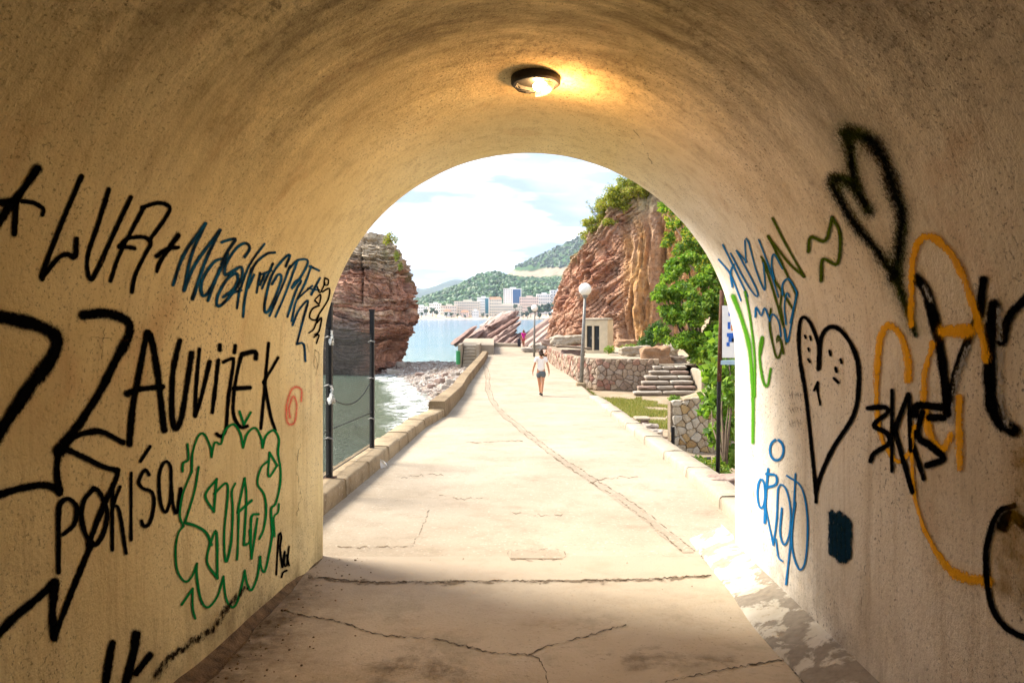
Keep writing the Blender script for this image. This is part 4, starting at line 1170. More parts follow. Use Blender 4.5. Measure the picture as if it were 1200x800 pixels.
# ------------------------------------------------------------------ rubble walls of single stones
def clip_poly(poly, a, b, c):
    out = []
    for i in range(len(poly)):
        p, q = poly[i], poly[(i + 1) % len(poly)]
        dp, dq = a * p[0] + b * p[1] - c, a * q[0] + b * q[1] - c
        if dp <= 0: out.append(p)
        if dp * dq < 0:
            t = dp / (dp - dq); out.append((p[0] + (q[0] - p[0]) * t, p[1] + (q[1] - p[1]) * t))
    return out
def rubble_wall(root, plan, z0f, hf, size, mat, seed, depth=0.10, thick=0.45, cap=None, aspect=1.25):
    rr = random.Random(seed)
    P = [Vector((p[0], p[1], 0)) for p in plan]
    L = [0]
    for a, b in zip(P, P[1:]): L.append(L[-1] + (b - a).length)
    tot = L[-1]
    def at(s):
        c = Vector((np.interp(s, L, [p.x for p in P]), np.interp(s, L, [p.y for p in P]), 0))
        e = 0.15
        p1 = Vector((np.interp(s + e, L, [p.x for p in P]), np.interp(s + e, L, [p.y for p in P]), 0)); p0 = Vector((np.interp(s - e, L, [p.x for p in P]), np.interp(s - e, L, [p.y for p in P]), 0))
        tdir = (p1 - p0).normalized()
        return c, Vector((tdir.y, -tdir.x, 0))            # outward: towards the camera for a line running left to right
    loc = np.array(root.location)
    # mortar core
    V, n = [], 40
    for i in range(n):
        s = tot * i / (n - 1); c, nn = at(s); zb, ht = z0f(s), hf(s)
        for (o, z) in ((0, zb - .4), (0, zb + ht - .02), (-thick, zb + ht - .02), (-thick, zb - .4)):
            V.append((c.x + nn.x * o, c.y + nn.y * o, z))
    f = gridfaces(n, 4).tolist() + [(0, 1, 2, 3), tuple((n - 1) * 4 + k for k in (3, 2, 1, 0))]
    meshob('mortar_core', V, f, M['mortar'], root, False, local=loc)
    hm = max(hf(s) for s in np.linspace(0, tot, 20))
    sx, sz = size * aspect, size
    nxs, nzs = max(1, int(tot / sx)), max(1, int(round(hm / sz)))
    pts = []
    for j in range(-1, nzs + 1):
        for i in range(-1, nxs + 1):
            pts.append(((i + .5 + (.5 if j % 2 else 0) + rr.uniform(-.48, .48)) * tot / nxs, (j + .5 + rr.uniform(-.44, .44)) * hm / nzs))
    for k, p in enumerate(pts):
        if not (0 < p[0] < tot and 0 < p[1] < hf(p[0])): continue
        poly = [(max(0, p[0] - 2 * sx), 0), (min(tot, p[0] + 2 * sx), 0), (min(tot, p[0] + 2 * sx), hf(p[0])), (max(0, p[0] - 2 * sx), hf(p[0]))]
        for m, q in enumerate(pts):
            if m == k or abs(q[0] - p[0]) > 3 * sx or abs(q[1] - p[1]) > 3 * sz: continue
            a, b = q[0] - p[0], q[1] - p[1]
            poly = clip_poly(poly, a, b, a * (p[0] + q[0]) / 2 + b * (p[1] + q[1]) / 2)
            if len(poly) < 3: break
        if len(poly) < 3: continue
        cx_, cy_ = sum(q[0] for q in poly) / len(poly), sum(q[1] for q in poly) / len(poly)
        # cut the corners so the stones read as rounded rubble
        pp = []
        for i in range(len(poly)):
            a, b = poly[i], poly[(i + 1) % len(poly)]
            pp.append((lerp(a[0], b[0], .15), lerp(a[1], b[1], .15))); pp.append((lerp(a[0], b[0], .85), lerp(a[1], b[1], .85)))
        dep = depth * rr.uniform(.6, 1.25)
        V = []; m = len(pp)
        for (sc, o) in ((.965, -.03), (.955, dep * .5), (.86, dep * .9), (.5, dep)):
            for q in pp:
                s_, h_ = cx_ + (q[0] - cx_) * sc, cy_ + (q[1] - cy_) * sc
                c, nn = at(s_)
                oo = o + (rr.uniform(-.18, .18) * dep if o > 0 else 0)
                V.append((c.x + nn.x * oo, c.y + nn.y * oo, z0f(s_) + h_))
        f = gridfaces(4, m, True).tolist() + [tuple(3 * m + i for i in range(m))]
        meshob('stone', V, f, mat, root, False, local=loc)

rw = empty('retaining_wall', (2.45, 52, pz(52)))
tag(rw, 'curved rubble retaining wall of red and grey stones behind the lamp post', 'wall')
rubble_wall(rw, RWP, lambda s: CZ - 3.5, lambda s: 1.52, 0.25, M['stone_red'], 3, 0.09)
lw = empty('low_stone_wall', (2.95, 14.3, CZ - 2.6))
tag(lw, 'low wall of tan rubble stones half hidden by the climbing plant', 'wall')
rubble_wall(lw, [(2.94, 14.25), (3.5, 14.35), (4.6, 14.6)], lambda s: CZ - 2.66, lambda s: 1.10 + .12 * min(1, s), 0.125, M['stone_tan'], 8, 0.045, 0.14, aspect=1.25)

# steps up to the terrace
stp = empty('stone_steps', (6.8, 34, CZ - 3.5))
tag(stp, 'rough stone steps climbing from the grass to the terrace', 'steps')
rg = random.Random(21)
for i in range(6):
    z1 = CZ - 3.5 + 0.20 * (i + 1); y0 = 33.9 + i * 0.36
    x0, x1 = 5.35 + i * .24, 8.25 - .02 * i
    n = 2 + i % 2; xs = sorted([x0] + [lerp(x0, x1, (k + 1) / n + rg.uniform(-.07, .07)) for k in range(n - 1)] + [x1])
    for a, b in zip(xs, xs[1:]):
        Vb, fb = rough_block((b - a - .012, .56, .13), (9, 6, 4), .04, 2.4, rg.uniform(0, 50), .2)
        o = meshob('step', Vb + np.array([(a + b) / 2, y0 + .22 + rg.uniform(-.03, .03), z1 - .065 + rg.uniform(-.012, .012)]), fb, M['beach_stone'], stp, False, local=stp.location)
    Vb, fb = rough_block((x1 - x0 - .04, .5, .16), (9, 5, 4), .03, 2.0, rg.uniform(0, 50), .2)
    meshob('riser', Vb + np.array([(x0 + x1) / 2, y0 + .30, z1 - .19]), fb, M['mortar'], stp, False, local=stp.location)
Vb, fb = rough_block((.22, 2.2, 1.35), (4, 6, 5), .03, 2.0, 3, .2)
meshob('side_wall', Vb + np.array([8.42, 34.9, CZ - 3.0]), fb, M['palecon'], stp, False, local=stp.location)

# loose rocks and slabs
def rock(px, py, Y, size, label, mat='boulder', sink=.3, rz=0, amp=.16, name='boulder', group=None):
    p = W(px, py, Y)
    Vb, fb = rough_block(size, (11, 11, 11), min(size) * amp * 2.2, 1.3 / max(.2, min(size)), px * .37 + py, .5)
    ly = np.floor(Vb[:, 2] / size[2] * 4 + fbm(Vb[:, 0] * 2, Vb[:, 1] * 2, px, 2)); Vb[:, :2] *= (1 + .16 * (_hash(ly.astype(int), np.floor(Vb[:, 0] / size[0] * 3).astype(int), np.zeros(len(ly), int)) - .5))[:, None]
    o = meshob(name, Vb, fb, M[mat], None, False)
    o.location = (p.x, p.y, p.z + size[2] * (.5 - sink)); o.rotation_euler = (rg.uniform(-.1, .1), rg.uniform(-.1, .1), rz)
    tag(o, label, 'rock', group)
    return o
rock(770, 424, 37.5, (1.5, .9, 1.15), 'big orange boulder at the head of the stone steps', amp=.2)
rock(784, 420, 38.6, (.8, .7, 1.0), 'brown boulder just right of the big orange one')
rock(795, 427, 38, (1.0, .8, .65), 'grey boulder above the steps under the leafy tree')
rock(810, 426, 38, (1.1, .9, .45), 'flat pale boulder above the steps under the leafy tree')
rock(822, 425, 37, (1.3, .9, .55), 'pale boulder at the right head of the stone steps')
rock(745, 405, 44, (2.6, 1.2, .5), 'flat tan slab lying on the terrace right of the hut')
rock(744, 413, 39, (1.7, .6, .45), 'block of tan stone at the edge of the terrace')
rock(672, 411, 42, (2.2, .7, .12), 'thin stone bench slab on the terrace left of the lamp post', rz=.05, sink=-1.2)
rock(672, 415, 42.2, (1.5, .5, .34), 'dark block carrying the thin bench slab', 'slab')
rock(665, 401, 52, (2.6, 1.4, .7), 'orange brown rock at the foot of the cliff left of the hut')
rock(650, 404, 56, (2.2, 1.3, .6), 'grey rock at the foot of the cliff beside the walkway', 'beach_stone')
rock(636, 407, 60, (1.8, 1.2, .5), 'pale rock at the far right edge of the walkway', 'beach_stone')
rock(620, 410.5, 64, (1.4, 1.0, .35), 'low pale rock near the far walker', 'beach_stone')
rock(768, 512, 17.5, (.42, .32, .26), 'tan rock beside the kerb in front of the low wall', 'beach_stone')
rock(779, 519, 16.2, (.34, .3, .28), 'brown rock against the corner of the low wall')
rock(762, 503, 19, (.4, .32, .2), 'pale flat rock at the end of the grass patch', 'beach_stone')
rock(784, 524, 15.2, (.24, .22, .24), 'small grey rock below the low wall', 'beach_stone')
rock(852, 566, 9.2, (.5, .36, .14), 'flat broken slab behind the kerb by the sign post', 'beach_stone')
dr = empty('drain_slab', W(752, 496, 20))
tag(dr, 'small concrete slab over a dark drain beside the grass', 'drain')
Vb, fb = rough_block((.42, .5, .07), (4, 4, 3), .01, 3, 1, .2); o = meshob('cover', Vb, fb, M['palecon'], dr); o.location = (0, 0, .14)
Vb, fb = rough_block((.36, .44, .16), (3, 3, 3), .01, 3, 2, .2); o = meshob('box', Vb, fb, M['slab'], dr); o.location = (0, 0, .02)
pipe = MB().tube([W(782, 530, 13.2), W(800, 533, 12.9), W(818, 538, 12.6), W(833, 537, 12.5)], .03, 8).build('pipe', M['black_metal'])
tag(pipe, 'black pipe lying on the ground at the foot of the low wall', 'pipe')
tube = MB().tube([W(788.5, 533, 14.1), W(788.5, 500, 14.1)], .035, 8).build('drain_pipe', M['black_metal'])
tag(tube, 'short black upright pipe at the corner of the low wall', 'pipe')

# ------------------------------------------------------------------ hut on the terrace
hut = empty('hut', (0, 0, 0))
hc = W(712, 412, 47); hut.location = (hc.x, hc.y, tz); hut.rotation_euler = (0, 0, R(-20))
tag(hut, 'small rendered hut with two dark door openings against the cliff', 'hut')
mh_ = simple('hut_render', (0.56, 0.46, 0.31), .9, .12, 3, .4, .02)
Wd, Dp, Hh = 1.55, 1.6, 2.05
mb = MB()
# local axes: front face looks -Y, from x=-Wd to 0; side face at x=0 runs back
o1, o2 = (-1.32, -.98), (-.86, -.52)
mb.box(-Wd, o1[0], 0, .2, 0, Hh); mb.box(o1[1], o2[0], .0, .2, 0, Hh); mb.box(o2[1], 0, 0, .2, 0, Hh)
for (a, b) in (o1, o2): mb.box(a, b, .001, .199, 0, .22); mb.box(a, b, .001, .199, 1.72, Hh - .001)
mb.box(-Wd + .001, -Wd + .2, .201, Dp, 0, Hh - .001); mb.box(-.2, -.001, .201, Dp, 0, Hh - .001); mb.box(-Wd + .201, -.201, Dp - .2, Dp - .001, 0, Hh - .001)
mb.build('wall', mh_, hut)
Vb, fb = rough_block((Wd + .16, Dp + .16, .16), (6, 6, 4), .025, 3, 6, .2); o = meshob('roof', Vb, fb, M['palecon'], hut); o.location = (-Wd / 2, Dp / 2, Hh + .06)
dkm = simple('dark_door', (0.018, 0.022, 0.022), .5, .2, 8, .1, .005)
for (a, b) in (o1, o2):
    d = MB().box(a + .02, b - .02, .12, .16, .22, 1.71).build('door', dkm, hut)
    MB().box(b - .10, b - .06, .09, .12, .9, 1.05).build('handle', M['grey_metal'], d)

# ------------------------------------------------------------------ cliff on the right
BC = np.array([(7, 110), (3.6, 86), (3.0, 72), (3.0, 63), (4.2, 58.5), (6.4, 56.5), (9.0, 55), (11.5, 53.5), (14, 51), (18, 47), (24, 43), (34, 40)], float)
L = np.concatenate([[0], np.cumsum(np.linalg.norm(np.diff(BC, axis=0), axis=1))])
nc, nr = 560, 250
s = np.linspace(0, L[-1], nc)
def smooth_interp(q, y):
    v = np.interp(q, L, y); k = np.exp(-np.linspace(-2, 2, 25) ** 2); k /= k.sum()
    return np.convolve(np.pad(v, 12, 'edge'), k, 'valid')
bxv, byv = smooth_interp(s, BC[:, 0]), smooth_interp(s, BC[:, 1])
tx, ty = np.gradient(bxv), np.gradient(byv); tl = np.hypot(tx, ty); tx /= tl; ty /= tl
inx, iny = -ty, tx                                    # inwards (left of travel: away from the walkway)
H = np.interp(s, L, [9, 9.5, 9.5, 10.0, 11.6, 13.2, 14.2, 14.8, 15.5, 16.5, 18, 20])[None, :]
t = np.linspace(0, 1.35, nr)[:, None]
zb = 0.9
tt = np.minimum(t, 1.0)
over = np.maximum(t - 1.0, 0)
lean = np.interp(s, L, [3, 3, 3.0, 2.9, 2.6, 2.0, 1.8, 1.8, 2, 2.2, 3, 4])[None, :]
inw = lean * (tt ** 1.1) + over * 16
Z = zb + H * tt + over * (2.5 + 3.5 * np.interp(s, L, np.linspace(.2, 1, len(L)))[None, :])
# rounded shoulder
Z = Z - 0.9 * np.exp(-((t - 1.0) / 0.07) ** 2)
S = s[None, :] + 0 * t
X = bxv[None, :] + inx[None, :] * inw; Y = byv[None, :] + iny[None, :] * inw
fold_w = S + 0.8 * fbm(S * .35, Z * .22, 4.0, 3) + 0.06 * Z
r1 = 1 - np.abs(vnoise(fold_w * 0.75, Z * 0.055, 2.0)) * 2
r2 = 1 - np.abs(vnoise(fold_w * 1.9, Z * 0.09, 7.0)) * 2
r3 = 1 - np.abs(vnoise(fold_w * 4.4, Z * 0.2, 9.0)) * 2
folds = 0.70 * r1 + 0.45 * r2 + 0.24 * r3 + 0.16 * (_hash(np.floor(fold_w * 5).astype(int), np.floor(Z * .7 + fold_w).astype(int), np.zeros_like(S).astype(int)) - .5)
dg = (Z * .84 - S * .55 + .6 * fbm(S * .3, Z * .3, 1.0, 3)) * 3.0
dg = dg + 1.5 * vnoise(dg * .3, S * .2, 4.0) + .5 * fbm(S * 1.1, Z * 1.1, 3.0, 3)
di = np.floor(dg); df = dg - di
hs = _hash(di.astype(int), np.floor(S * .6 + Z * .45 + .6 * fbm(S, Z, 2.0, 2)).astype(int), np.zeros_like(di).astype(int))
hb = _hash(np.floor(dg / 3.7).astype(int), np.floor(S * .35 + Z * .3).astype(int), np.ones_like(di).astype(int))
blocks = 0.55 * (hs - .5) + 0.7 * (hb - .5) - 0.30 * np.exp(-((df - .06) / .12) ** 2) + .55 * fbm(S * .6, Z * .6, 2.0, 4)
sc = L[5] + 1.5
wf = sstep(sc - 1.2, sc + 1.2, S + 1.0 * fbm(S * .4, Z * .4, 6.0, 3))
disp = folds * wf + blocks * (1 - wf) + .18 * fbm(S * 2.2, Z * 2.2, 5.0, 4)
disp = disp * np.clip(1.15 - over * 3, .25, 1)
X = X - inx[None, :] * disp; Y = Y - iny[None, :] * disp
n1 = fbm(fold_w * .8, Z * .12, 3.0, 4) * 1.5
nn2 = fbm(S * 2.5, Z * 2.5, 5.0, 3)
cf = rockcol(np.clip(n1, -1, 1), nn2, [(0.22, 0.115, 0.07), (0.50, 0.27, 0.10), (0.46, 0.28, 0.165), (0.34, 0.215, 0.15), (0.60, 0.32, 0.10)])
cb = rockcol(np.clip(fbm(S * .5, Z * .5, 8.0, 4) * 1.2 + (hs - .5), -1, 1), nn2, [(0.22, 0.10, 0.065), (0.42, 0.195, 0.12), (0.52, 0.29, 0.18), (0.36, 0.20, 0.135), (0.54, 0.36, 0.25)])
cr = cf * wf[..., None] + cb * (1 - wf[..., None])
gt = sstep(.78, .95, tt + .16 * fbm(S * .5, Z * .4, 3.3, 4))[..., None]
cr = cr * (1 - gt) + np.array((0.42, 0.33, 0.19)) * (1 + .3 * nn2[..., None]) * gt
gr = (sstep(.0, .35, fbm(S * .9, Z * .7, 9.1, 4)) * sstep(.72, .9, tt))[..., None]
cr = cr * (1 - gr * .8) + np.array((0.15, 0.16, 0.035)) * gr * .8
cliff = meshob('cliff', np.stack([X, Y, Z], -1).reshape(-1, 3), gridfaces(nr, nc).tolist(), M['rock'], None, False, cr.reshape(-1, 3))
X_CL, Y_CL, Z_CL = X, Y, Z
tag(cliff, 'steep red and orange folded rock cliff above the terrace', 'cliff', kind='structure')

# slanting slabs: thin plates that dip to the left
def slab_set(root, specs, seed, dark=False):
    rr = random.Random(seed); loc = np.array(root.location)
    for (x0, y0, x1, y1, Y, thick, width) in specs:
        a, b = W(x0, y0, Y), W(x1, y1, Y + width * .25)
        d = (b - a); ln = d.length; d.normalize()
        Vb, fb = rough_block((ln, width, thick), (15, 15, 9), thick * .30, 1.3, rr.uniform(0, 90), .1)
        sd = rr.uniform(0, 99); q_ = Vb[:, 2] / thick * 3.2 + .5 * fbm(Vb[:, 0] * .6 + sd, Vb[:, 1] * .6, 1.0, 2)
        st_ = _hash(np.floor(q_).astype(int), np.floor(Vb[:, 0] * .8 + sd).astype(int), np.zeros(len(q_), int)) - .5
        Vb[:, 1] += np.sign(Vb[:, 1]) * st_ * width * .16; Vb[:, 0] += np.sign(Vb[:, 0]) * st_ * ln * .16; Vb[:, 2] += .10 * thick * st_
        wy = Vector((-.12, 1, .1)); wy = (wy - d * wy.dot(d)).normalized(); up = d.cross(wy)
        m = np.array([list(d), list(wy), list(up)])
        taper = 1 - .55 * np.clip((Vb[:, 0] / ln + .5), 0, 1) ** 3
        Vb[:, 2] *= taper; Vb[:, 1] *= taper
        meshob('slab', Vb @ m + np.array((a + b) / 2), fb, M['slab_dark'] if dark and len(root.children) % 2 else M['slab'], root, False, local=loc)
ro = empty('slanted_rocks', W(570, 402, 86))
tag(ro, 'outcrop of slanted rock plates in the water beyond the walkway end', 'rock')
slab_set(ro, [(532,404,558,382,84,.55,2.2),(540,406,566,386,84.5,.5,2.4),(546,408,605,366,86,1.5,3.6),(552,409,607,372,85,.8,3.0),(560,410,607,379,84,.7,3.0),(568,411,606,385,83.5,.6,2.8),(577,412,606,391,83,.55,2.6),(586,412,607,396,82.5,.5,2.4),
              (566,384,601,365,88,.9,3.0),(592,410,616,390,84,.8,2.6),(600,410,612,389,87,.9,2.2),(540,408,575,402,82,.6,2.5),(575,409,612,402,82,.6,2.5)], 5)
r2_ = empty('slanted_ledges', W(635, 405, 68))
tag(r2_, 'fan of slanted rock ledges at the foot of the cliff beside the walkway', 'rock')
slab_set(r2_, [(604,402,657,364,84,.30,1.6),(607,404,655,369,82,.28,1.6),(610,406,652,375,80,.30,1.6),(614,408,660,371,77,.35,1.5),(619,409,664,370,74,.5,1.5),(622,411,655,384,72,.35,1.4),(628,412,668,374,70,.5,1.5),(633,413,662,389,68,.4,1.3),(639,413,674,379,66,.5,1.4),(645,414,668,393,64.5,.4,1.2),(651,413,681,385,63,.5,1.3),(658,413,680,396,62,.4,1.1),(664,412,686,393,61,.45,1.1)], 6, True)

# ------------------------------------------------------------------ fence on the sea wall
fe = empty('fence', (LEx(8.8) - .2, 8.8, pz(8.8) + .2))
tag(fe, 'black iron fence posts with dark wire netting above the cove', 'fence')
p1 = W(386, 560, 8.8); p2 = W(436, 526, 11.5); p0 = Vector((p1.x + .10, 6.35, pz(6.3) + .2))
loc = Vector(fe.location)
for p, hgt in ((p1, 1.98), (p2, 2.06)):
    b = p - loc
    post = MB().box(b.x - .032, b.x + .032, b.y - .032, b.y + .032, b.z - .05, b.z + hgt).build('post', M['black_metal'], fe)
    MB().box(b.x - .04, b.x + .04, b.y - .04, b.y + .04, b.z + hgt + .001, b.z + hgt + .03).build('cap', M['black_metal'], post)
    MB().box(b.x - .07, b.x + .07, b.y - .07, b.y + .07, b.z - .03, b.z + .012).build('foot_plate', M['rust'], post)
    for hz_ in (.45, 1.05, 1.6):
        MB().tube([(b.x - .05, b.y - .035, b.z + hz_), (b.x, b.y - .05, b.z + hz_ + .02), (b.x + .05, b.y - .035, b.z + hz_)], .012, 6).build('wire_tie', M['grey_metal'], post)
    if p is p1:
        rr = random.Random(4)
        for (zz_, sc_) in ((.98, 1.0), (1.62, .8)):
            Vr = []
            for i in range(11):
                for j in range(6):
                    f_ = i / 10
                    Vr.append((b.x + .035 + (.012 + .030 * f_) * math.sin(j * 1.25 + i * .35) * sc_ + .012 * rr.uniform(-1, 1), b.y - .05 - .03 * math.cos(j * 1.25) * sc_, b.z + zz_ + (.09 - f_ * .22 * (1 - .25 * (j % 3 == 1))) * sc_ + .008 * rr.uniform(-1, 1)))
            meshob('rag', Vr, gridfaces(11, 6).tolist(), M['rag'], post, True)
mb = MB()
def netting(a, b, h0, h1, pitch):
    d = b - a; ln = Vector((d.x, d.y, 0)).length
    u = d / ln
    H_ = h1 - h0
    k = -int(H_ / pitch) - 1
    while k * pitch < ln:
        for sgn in (1, -1):
            s0 = k * pitch; pts = []
            sA, sB = max(0, s0), min(ln, s0 + H_)
            if sB > sA:
                hA, hB = sA - s0, sB - s0
                if sgn < 0: hA, hB = H_ - hA, H_ - hB
                A = a + u * sA + Vector((0, 0, h0 + hA)); B = a + u * sB + Vector((0, 0, h0 + hB))
                mb.tube([A - loc, B - loc], .0019, 3, False)
        k += 1
netting(p1, p2, .06, 1.72, .052)
netting(p0, p1, .06, 1.72, .052)
net = mb.build('wire_netting', M['net'], fe); net['kind'] = 'stuff'
mb = MB()
for hh in (.06, .55, 1.72):
    mb.tube([p0 + Vector((0, 0, hh)) - loc, p1 + Vector((0, 0, hh)) - loc, p2 + Vector((0, 0, hh)) - loc], .006, 5)
    
sw_ = mb.build('strand_wire', M['black_metal'], fe); sw_['kind'] = 'stuff'
MB().tube([lerp(p1, p2, q_) + Vector((0, 0, .95 + .1 * q_ - .9 * q_ * (1 - q_))) - loc for q_ in np.linspace(0, 1, 12)], .007, 6).build('slack_cable', M['black_metal'], fe)
lit = empty('paper_scrap', on_path(446, 548))
tag(lit, 'crumpled white paper leaning against the left kerb', 'litter')
Vr = []
for i in range(6):
    for j in range(5):
        Vr.append((-.06 + .035 * i - .04 * (j / 4), .01 * math.sin(i * 2 + j), .005 + .045 * j * (1 - .12 * i) + .01 * math.cos(i * 1.7)))
meshob('sheet', Vr, gridfaces(6, 5).tolist(), M['paper'], lit)

# ------------------------------------------------------------------ lamp posts
def lamp_post(base, height, gr, label, lean=0.0, block=True):
    e = empty('street_lamp', base); tag(e, label, 'street lamp', 'globe lamps along the walkway')
    mb = MB()
    if block: Vb, fb = rough_block((.45, .5, .34), (4, 4, 4), .02, 3, height, .2); meshob('footing', Vb + np.array([0, 0, .05]), fb, M['kerb'], e)
    MB().tube([(0, 0, 0), (lean * .5, 0, height * .5), (lean, 0, height - gr)], [.085, .075, .055], 12).build('pole', M['grey_metal'], e, True)
    MB().lathe([(.07, -.10), (.10, -.08), (.12, 0.0), (.11, .05)], 14, (lean, 0, height - gr * .95)).build('collar', M['grey_metal'], e)
    MB().ball((lean, 0, height), gr, 3).build('globe', M['globe'], e, True)
b = W(681, 455, 32.5); b.z = pz(32.5) - .08
lamp_post(b, CZ + (HY - 339) / F * 32.5 - b.z, .27, 'tall white globe lamp on a leaning grey post in front of the stone wall', .17)
b = W(626, 418, 56); lamp_post(b, CZ + (HY - 361) / F * 56 - b.z, .25, 'middle white globe lamp at the walkway edge beyond the woman', .03, False)
b = W(649, 400, 84); b.z = pz(80) - .3; lamp_post(b, CZ + (HY - 365) / F * 84 - b.z, .25, 'farthest white globe lamp peeping over the slanted ledges', 0, False)

# ------------------------------------------------------------------ sign by the tunnel mouth
sg = empty('sign', W(841, 556, 9.9))
tag(sg, 'white notice board with blue and orange print on a rusty post', 'sign')
z0 = sg.location
top = W(846, 340, 9.9) - z0
MB().tube([(0, 0, -.1), (top.x * .35, 0, 1.2), (top.x, 0, top.z)], .028, 8).build('post', M['black_metal'], sg, True)
pn = W(846, 358, 9.88) - z0; pb = W(845, 419, 9.88) - z0
MB().tube([(top.x * .35, -.002, 1.2), (top.x, -.002, top.z)], .030, 8).build('rusty_sleeve', M['rust'], sg, True)
board = MB().box(pn.x, pn.x + .55, -.035, -.015, pb.z, pn.z).build('board', M['paper'], sg)
bl = simple('print_blue', (0.03, 0.13, 0.50), .6, .1, 5, 0); og = simple('print_orange', (0.75, 0.20, 0.04), .6, .1, 5, 0)
hb = pn.z - pb.z
for (x, y, w, h, m) in ((.07,.55,.035,.09,bl),(.115,.52,.03,.07,og),(.06,.40,.09,.05,bl),(.08,.30,.07,.07,bl),(.055,.22,.04,.05,bl),(.12,.30,.03,.05,bl),(.17,.5,.05,.10,og),(.17,.34,.06,.08,bl),(.26,.52,.04,.08,bl),(.33,.50,.05,.1,og),(.42,.52,.04,.08,bl),(.28,.35,.20,.05,bl),(.08,.80,.4,.05,bl)):
    MB().box(pn.x + x, pn.x + x + w, -.0385, -.0355, pb.z + hb * y, pb.z + hb * y + h).build('print', m, board)
MB().box(top.x * .8 - .02, pn.x + .57, -.03, .03, pb.z - .09, pb.z - .035).build('cross_bar', simple('pale_blue_bar', (.35, .48, .55), .5, .1), sg)

# ------------------------------------------------------------------ vegetation
def leaves(name, clumps, n, size, palette, mat, parent, local, rng, up=0.35, shell=0.45, asp=0.55):
    """clumps: (cx,cy,cz, rx,ry,rz). leaf-sized folded blades spread through the clumps"""
    C = np.array(clumps, float)
    vol = (C[:, 3] * C[:, 4] * C[:, 5]) ** (2 / 3); pick = rng.choice(len(C), n, p=vol / vol.sum())
    d = rng.normal(size=(n, 3)); d /= np.linalg.norm(d, axis=1, keepdims=True)
    r = rng.uniform(0, 1, (n, 1)) ** shell
    P = C[pick, :3] + d * r * C[pick, 3:] * (1 + .22 * fbm(d[:, 0] * 2.5 + pick, d[:, 1] * 2.5, d[:, 2] * 2.5, 2))[:, None]
    nrm = d * .8 + rng.normal(size=(n, 3)) * .55 + np.array([0, 0, up]); nrm /= np.linalg.norm(nrm, axis=1, keepdims=True)
    a = np.cross(nrm, rng.normal(size=(n, 3))); a /= np.linalg.norm(a, axis=1, keepdims=True) + 1e-9
    b = np.cross(nrm, a)
    sz = size * rng.uniform(.6, 1.3, (n, 1))
    tip = P + a * sz; l = P + b * sz * asp * .5 + a * sz * .45 + nrm * sz * .14; rr_ = P - b * sz * asp * .5 + a * sz * .45 + nrm * sz * .14
    V = np.stack([P, l, tip, rr_], 1).reshape(-1, 3)
    i = np.arange(n) * 4
    Fc = np.concatenate([np.stack([i, i + 1, i + 2], -1), np.stack([i, i + 2, i + 3], -1)])
    pal = np.array(palette); k = rng.integers(0, len(pal), n)
    hue = fbm(P[:, 0] * .9, P[:, 1] * .9, P[:, 2] * .9, 2)
    c = pal[k] * (1 + .30 * hue + rng.uniform(-.18, .18, n))[:, None]
    return meshob(name, V, Fc.tolist(), mat, parent, False, np.repeat(c, 4, 0), local=local)
def limbs(parent, base, tips, r0, mat=None, local=None):
    mb = MB(); rr = random.Random(len(tips))
    base = Vector(base)
    for t_ in tips:
        t_ = Vector(t_); mid = base.lerp(t_, .5) + Vector((rr.uniform(-.2, .2), rr.uniform(-.2, .2), .1)) * (t_ - base).length * .3
        mb.tube([base - Vector(local), base.lerp(mid, .6) - Vector(local), mid - Vector(local), t_ - Vector(local)], [r0, r0 * .7, r0 * .5, r0 * .15], 6)
    return mb.build('trunk', mat or M['bark'], parent, True)
GREEN = [(0.13, 0.25, 0.015), (0.18, 0.33, 0.02), (0.07, 0.16, 0.012), (0.24, 0.37, 0.03), (0.10, 0.20, 0.014)]
YELLOW = [(0.36, 0.37, 0.03), (0.45, 0.42, 0.04), (0.26, 0.30, 0.025), (0.32, 0.26, 0.06), (0.17, 0.23, 0.02)]
OLIVE = [(0.21, 0.26, 0.03), (0.28, 0.31, 0.03), (0.14, 0.19, 0.02)]
def plant(name, label, cat, base, clumps_px, n, size, pal, seed, up=.35, r0=.08, asp=.55, group=None, subs=0):
    """clumps_px: (px, py, depth, rx_px, rz_px, ry_m)"""
    e = empty(name, base); tag(e, label, cat, group)
    cl = []
    for (px, py, Y, rx, rz, ry) in clumps_px:
        p = W(px, py, Y); cl.append((p.x, p.y, p.z, rx / F * Y, ry, rz / F * Y))
    fine = cl
    if subs:
        rq = random.Random(seed); fine = []
        for (x, y, z, a_, b_, c_) in cl:
            fine.append((x, y, z, a_ * .6, b_ * .6, c_ * .6))
            for _ in range(subs):
                d_ = Vector((rq.gauss(0, 1), rq.gauss(-.3, 1), rq.gauss(.2, 1))).normalized(); k_ = rq.uniform(.22, .42)
                fine.append((x + d_.x * a_ * .8, y + d_.y * b_ * .8, z + d_.z * c_ * .8, a_ * k_, b_ * k_, c_ * k_ * .7))
    leaves('crown', fine, n, size, pal, M['leaf'], e, base, np.random.default_rng(seed), up, asp=asp)
    limbs(e, base, [c[:3] for c in cl], r0, local=base)
    return e
b = W(820, 424, 31.5)
plant('leafy_tree', 'dense bright green leafy tree beside the cliff, filling the right of the arch', 'tree', b,
      [(790,318,32,16,14,1.0),(778,345,31,14,13,.9),(803,340,30.5,18,17,1.1),(826,328,31,18,16,1.0),(790,372,30.5,20,15,1.1),(815,365,30,20,18,1.2),(842,355,30,18,20,1.1),(775,392,31,10,9,.8),(800,400,30.2,22,14,1.1),(828,398,30,20,18,1.1),(848,390,29.5,16,22,1.0),(836,414,29,16,14,1.0),(818,418,29.6,12,9,.8),(850,425,28.5,14,14,1.0),(850,330,31,14,18,1.0),(806,305,32,12,10,.8)],
      19000, .18, GREEN + [(0.27, 0.36, 0.03)], 3, r0=.12, subs=9)
b = W(828, 330, 35)
